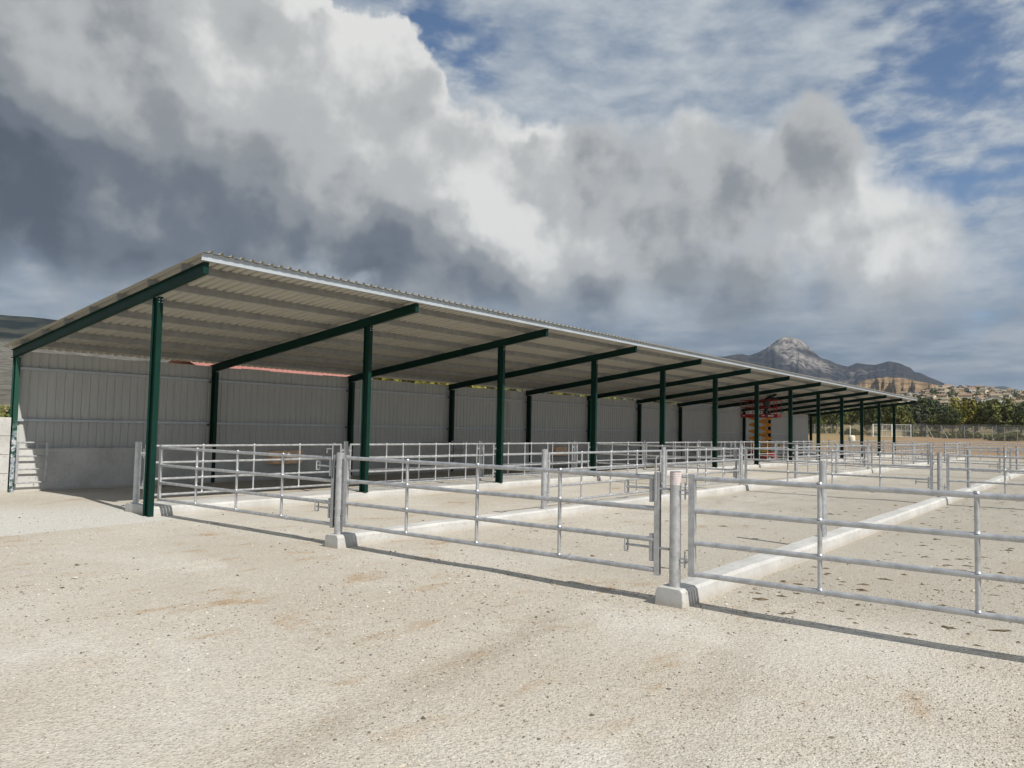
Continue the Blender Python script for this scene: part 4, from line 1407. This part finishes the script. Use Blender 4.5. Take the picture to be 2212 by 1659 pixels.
def house_proto(kind, wcol, rcol):
    w, d, h_, rh = kind
    key = (kind, wcol, rcol)
    if key in HP:
        return HP[key]
    t = thing('house', {9: 'broad ', 13: 'wide ', 7: 'narrow tall ', 16: 'long low '}[w] + wcol + ' house with ' + rcol + ' tiled roof on the far hillside', 'house', (0, 0, 0), 0, 'houses on the far hillside')
    mb = MB().box(-w / 2, w / 2, -d / 2, d / 2, -4.0, h_)
    mb.add([(-w / 2, -d / 2, h_), (-w / 2, d / 2, h_), (-w / 2, 0, h_ + rh - .15)], [(0, 1, 2)])
    mb.add([(w / 2, -d / 2, h_), (w / 2, d / 2, h_), (w / 2, 0, h_ + rh - .15)], [(0, 2, 1)])
    mb.build('wall', MATS['house_' + wcol], t)
    e = .4
    rf = MB()
    for s_ in (-1, 1):
        sl = rh / (d / 2)
        a = (d / 2 + e) * s_
        rf.add([(-w / 2 - e, a, h_ - e * sl), (w / 2 + e, a, h_ - e * sl), (w / 2 + e, 0, h_ + rh), (-w / 2 - e, 0, h_ + rh),
                (-w / 2 - e, a, h_ - e * sl - .2), (w / 2 + e, a, h_ - e * sl - .2), (w / 2 + e, 0, h_ + rh - .2), (-w / 2 - e, 0, h_ + rh - .2)],
               [(0, 1, 2, 3), (7, 6, 5, 4), (0, 4, 5, 1), (1, 5, 6, 2), (0, 3, 7, 4)])
    ro = rf.build('roof', MATS['tiles_' + rcol], t)
    MB().box(w * .22, w * .22 + .7, .3, 1.0, h_, h_ + rh + .7).build('chimney', MATS['house_' + wcol], ro)
    st_ = max(1, int(h_ // 3))
    for f_ in range(st_):
        for q in range(max(2, int(w // 3.6))):
            x = -w / 2 + (q + .5) * w / max(2, int(w // 3.6))
            MB().box(x - .6, x + .6, -d / 2 - .05, -d / 2 + .05, f_ * 3 + .9, f_ * 3 + 2.3).build('window', MATS['window_dark'], t)
    HP[key] = t
    return t


HK = [(9, 7, 5.6, 2.0), (13, 8, 5.8, 2.2), (7, 7, 6.2, 1.6), (16, 8, 3.4, 2.0)]
seen = set()
placed = []
tries = 0
random.seed(21)
while len(placed) < 150 and tries < 6000:
    tries += 1
    a = random.uniform(2.2, 14.5)
    r_ = 560 + 690 * random.random() ** .8
    if any(abs(a - b_) * R(1) * r_ < 10 and abs(r_ - q) < 24 for b_, q in placed):
        continue
    if abs(a - 5.83) < 1.1 and r_ < 640:
        continue
    placed.append((a, r_))
    kd = random.choice(HK)
    wc = random.choice(['cream', 'cream', 'white', 'ochre', 'grey', 'cream'])
    rc = random.choice(['brown', 'brown', 'red'])
    pt = house_proto(kd, wc, rc)
    o = copy_tree(pt) if (kd, wc, rc) in seen else pt
    seen.add((kd, wc, rc))
    o.location = on_hill(a, r_)
    o.rotation_euler = (0, 0, R(a) - R(90) + random.choice([0, 0, R(90), R(35), R(-30)]) + random.uniform(-.2, .2))
    o.scale = (.72, .72, .72)
# the tall pale block above the trees
p = on_hill(5.83, 575)
bb = thing('apartment_house', 'tall pale gabled house with dark windows and balconies standing above the trees', 'house', p, R(5.83) - R(90))
mb = MB().box(-5.8, 5.8, -4, 4, -4, 6.6)
mb.add([(-5.8, -4, 6.6), (5.8, -4, 6.6), (0, -4, 8.6)], [(0, 1, 2)])
mb.build('wall', MATS['house_white'], bb)
rf = MB()
for s_ in (-1, 1):
    rf.add([(0, -4.4, 8.75), (0, 4.4, 8.75), (6.3 * s_, 4.4, 6.5), (6.3 * s_, -4.4, 6.5), (0, -4.4, 8.5), (0, 4.4, 8.5), (6.3 * s_, 4.4, 6.25), (6.3 * s_, -4.4, 6.25)],
           [(0, 1, 2, 3), (7, 6, 5, 4), (0, 3, 7, 4), (2, 6, 7, 3)])
rf.build('roof', MATS['tiles_brown'], bb)
for f_ in range(3):
    for x in (-4.2, -.9, 1.0, 4.2):
        if f_ == 2 and abs(x) > 2:
            continue
        MB().box(x - .75, x + .75, -4.06, -3.96, -1.6 + f_ * 2.9 + .6, -1.6 + f_ * 2.9 + 2.3).build('window', MATS['window_dark'], bb)
    if f_:
        MB().box(-5.2, 5.2, -4.9, -4.05, -1.6 + f_ * 2.9 + .05, -1.6 + f_ * 2.9 + .3).build('balcony', MATS['house_white'], bb)
# scrub between the houses
g = np.random.default_rng(5)
base = CROWNS[0]
co_ = np.empty(len(base.vertices) * 3, dtype=np.float32)
base.vertices.foreach_get('co', co_)
co_ = co_.reshape(-1, 4, 3)
Vs = []
for k in range(420):
    a, r_ = g.uniform(1.5, 15.5), 430 + 800 * g.uniform() ** .9
    p = on_hill(a, r_)
    s = g.uniform(2.0, 5.0)
    pick = g.choice(len(co_), 110, replace=False)
    q = co_[pick].copy()
    ctr = q.mean(1, keepdims=True)
    q = ctr + (q - ctr) * 3.0
    Vs.append((q * np.array([s, s, s * .8]) + np.array([p.x, p.y, p.z + s * .45])).reshape(-1, 3))
Vs = np.concatenate(Vs)
sc_o = link(fast_mesh('hillside_scrub', Vs, np.arange(len(Vs)).reshape(-1, 4), MATS['leaf_dark']), 'hillside_scrub', None)
tag(sc_o, 'dark scrub scattered between the houses of the hillside town', 'scrub', kind='stuff')

# ------------------------------------------------------------------ tile-roofed barn behind the back wall
bn = thing('tiled_barn', 'pale barn with a long red tiled roof behind the back wall of the shelter', 'barn', (12.3, 18.0, 0.35))
MB().box(0.3, 10.6, 0.3, 7.6, -.6, 3.3).build('wall', MATS['render_pale'], bn)
P = []
xs = np.arange(0, 11.01, 0.055)
ys = np.linspace(0, 4.0, 12)
XX, YY = np.meshgrid(xs, ys, indexing='ij')
ZZ = 3.15 + YY * 0.36 + 0.055 * np.abs(np.sin(XX / 0.22 * math.pi)) + 0.03 * ((YY / 4.0 * 11) % 1.0)
rt = link(grid_mesh('roof', np.stack([XX, YY, ZZ], -1), MATS['red_tile']), 'roof', None, bn)
ZZ2 = 3.15 + YY * 0.36 + 0.055 * np.abs(np.sin(XX / 0.22 * math.pi))
link(grid_mesh('roof', np.stack([XX, 7.95 - YY, ZZ2], -1), MATS['red_tile']), 'roof', None, bn)
MB().prism([(-.12, -.06), (.12, -.06), (.06, .07), (-.06, .07)], (0, 3.975, 4.66), (11.0, 3.975, 4.66)).build('ridge_cap', MATS['red_tile'], rt)
for x in (1.5, 4.8, 8.1):
    MB().box(x, x + 1.2, .27, .33, 1.2, 2.4).build('window', MATS['window_dark'], bn)

# ------------------------------------------------------------------ loose stones on the gravel
def ground_at(x, y):
    ix = np.clip(np.searchsorted(gx, x) - 1, 0, len(gx) - 2)
    iy = np.clip(np.searchsorted(gy, y) - 1, 0, len(gy) - 2)
    u = (x - gx[ix]) / (gx[ix + 1] - gx[ix])
    v = (y - gy[iy]) / (gy[iy + 1] - gy[iy])
    return (GZ[ix, iy] * (1 - u) + GZ[ix + 1, iy] * u) * (1 - v) + (GZ[ix, iy + 1] * (1 - u) + GZ[ix + 1, iy + 1] * u) * v


def scatter(name, x, y, size, flat, mt, lift_=0.25, yaw=None, stretch=None):
    g = np.random.default_rng(len(x))
    n = len(x)
    o = np.array([(1, 0, 0), (-1, 0, 0), (0, 1, 0), (0, -1, 0), (0, 0, 1), (0, 0, -1)], float)
    V = np.repeat(o[None], n, 0) * g.uniform(.65, 1.25, (n, 6, 1)) + g.normal(0, .16, (n, 6, 3))
    V[:, :, 2] *= flat
    if stretch is not None:
        V[:, :, 0] *= stretch[:, None]
    t = g.uniform(0, 6.283, n) if yaw is None else yaw
    c, s = np.cos(t)[:, None], np.sin(t)[:, None]
    V = np.stack([V[:, :, 0] * c - V[:, :, 1] * s, V[:, :, 0] * s + V[:, :, 1] * c, V[:, :, 2]], -1) * size[:, None, None]
    V += np.stack([x, y, ground_at(x, y) + size * flat * lift_], -1)[:, None, :]
    f = np.array([(0, 2, 4), (2, 1, 4), (1, 3, 4), (3, 0, 4), (2, 0, 5), (1, 2, 5), (3, 1, 5), (0, 3, 5)])
    Fc = (f[None] + (np.arange(n) * 6)[:, None, None]).reshape(-1, 3)
    return link(fast_mesh(name, V.reshape(-1, 3), Fc, mt), name, None)


g = np.random.default_rng(77)
n = 95000
az_ = np.radians(g.uniform(-1, 77, n))
rr_ = 3.2 / (1 - g.uniform(0, .83, n))
x_, y_ = CAM.x + rr_ * np.cos(az_), CAM.y + rr_ * np.sin(az_)
dens = fbm(x_ * .8, y_ * .8, 3, 4)
keep = (g.uniform(0, 1, n) < np.clip((dens - .25) * 2.2, .12, 1)) & (y_ < 2.5)
x_, y_, rr_ = x_[keep], y_[keep], rr_[keep]
sz_ = np.clip(g.lognormal(math.log(.0048), .45, len(x_)), .002, .022) * np.clip(rr_ / 6, .85, 1.5)
so_ = scatter('loose_gravel', x_, y_, sz_, 0.62, MATS['loose_stone'])
tag(so_, 'loose gravel stones lying over the yard and pens', 'gravel', kind='stuff')
# trampled dung and torn-up clods in the grey pens
n = 700
x_ = .5 + 24 * g.uniform(0, 1, n) ** 1.4
y_ = np.where(g.uniform(0, 1, n) < .85, -15.0 + 4.6 * g.uniform(0, 1, n), -10.0 + 4.7 * g.uniform(0, 1, n))
k_ = (np.abs(y_ + 10.23) > .25)
x_, y_ = x_[k_], y_[k_]
sz_ = np.clip(g.lognormal(math.log(.017), .5, len(x_)), .007, .042)
do_ = scatter('dung_clods', x_, y_, sz_, 0.42, MATS['dung'], .15, yaw=g.normal(-1.35, .22, len(x_)), stretch=g.uniform(1.0, 3.0, len(x_)))
tag(do_, 'dark dung clods trampled into the grey gravel of the pens', 'dung', kind='stuff')

# ------------------------------------------------------------------ thin air haze over the whole place
hz = MB().box(-9400, 9400, -9400, 9400, -6.0, 620.0)
hm = bpy.data.materials.new('haze')
hm.use_nodes = True
ht = hm.node_tree
ht.nodes.clear()
pvn = ht.nodes.new('ShaderNodeVolumePrincipled')
pvn.inputs['Color'].default_value = (0.62, 0.77, 1.0, 1)
pvn.inputs['Density'].default_value = 0.000065
pvn.inputs['Anisotropy'].default_value = 0.2
ho = ht.nodes.new('ShaderNodeOutputMaterial')
ht.links.new(pvn.outputs[0], ho.inputs['Volume'])
haze = hz.build('haze', hm)
tag(haze, kind='stuff')
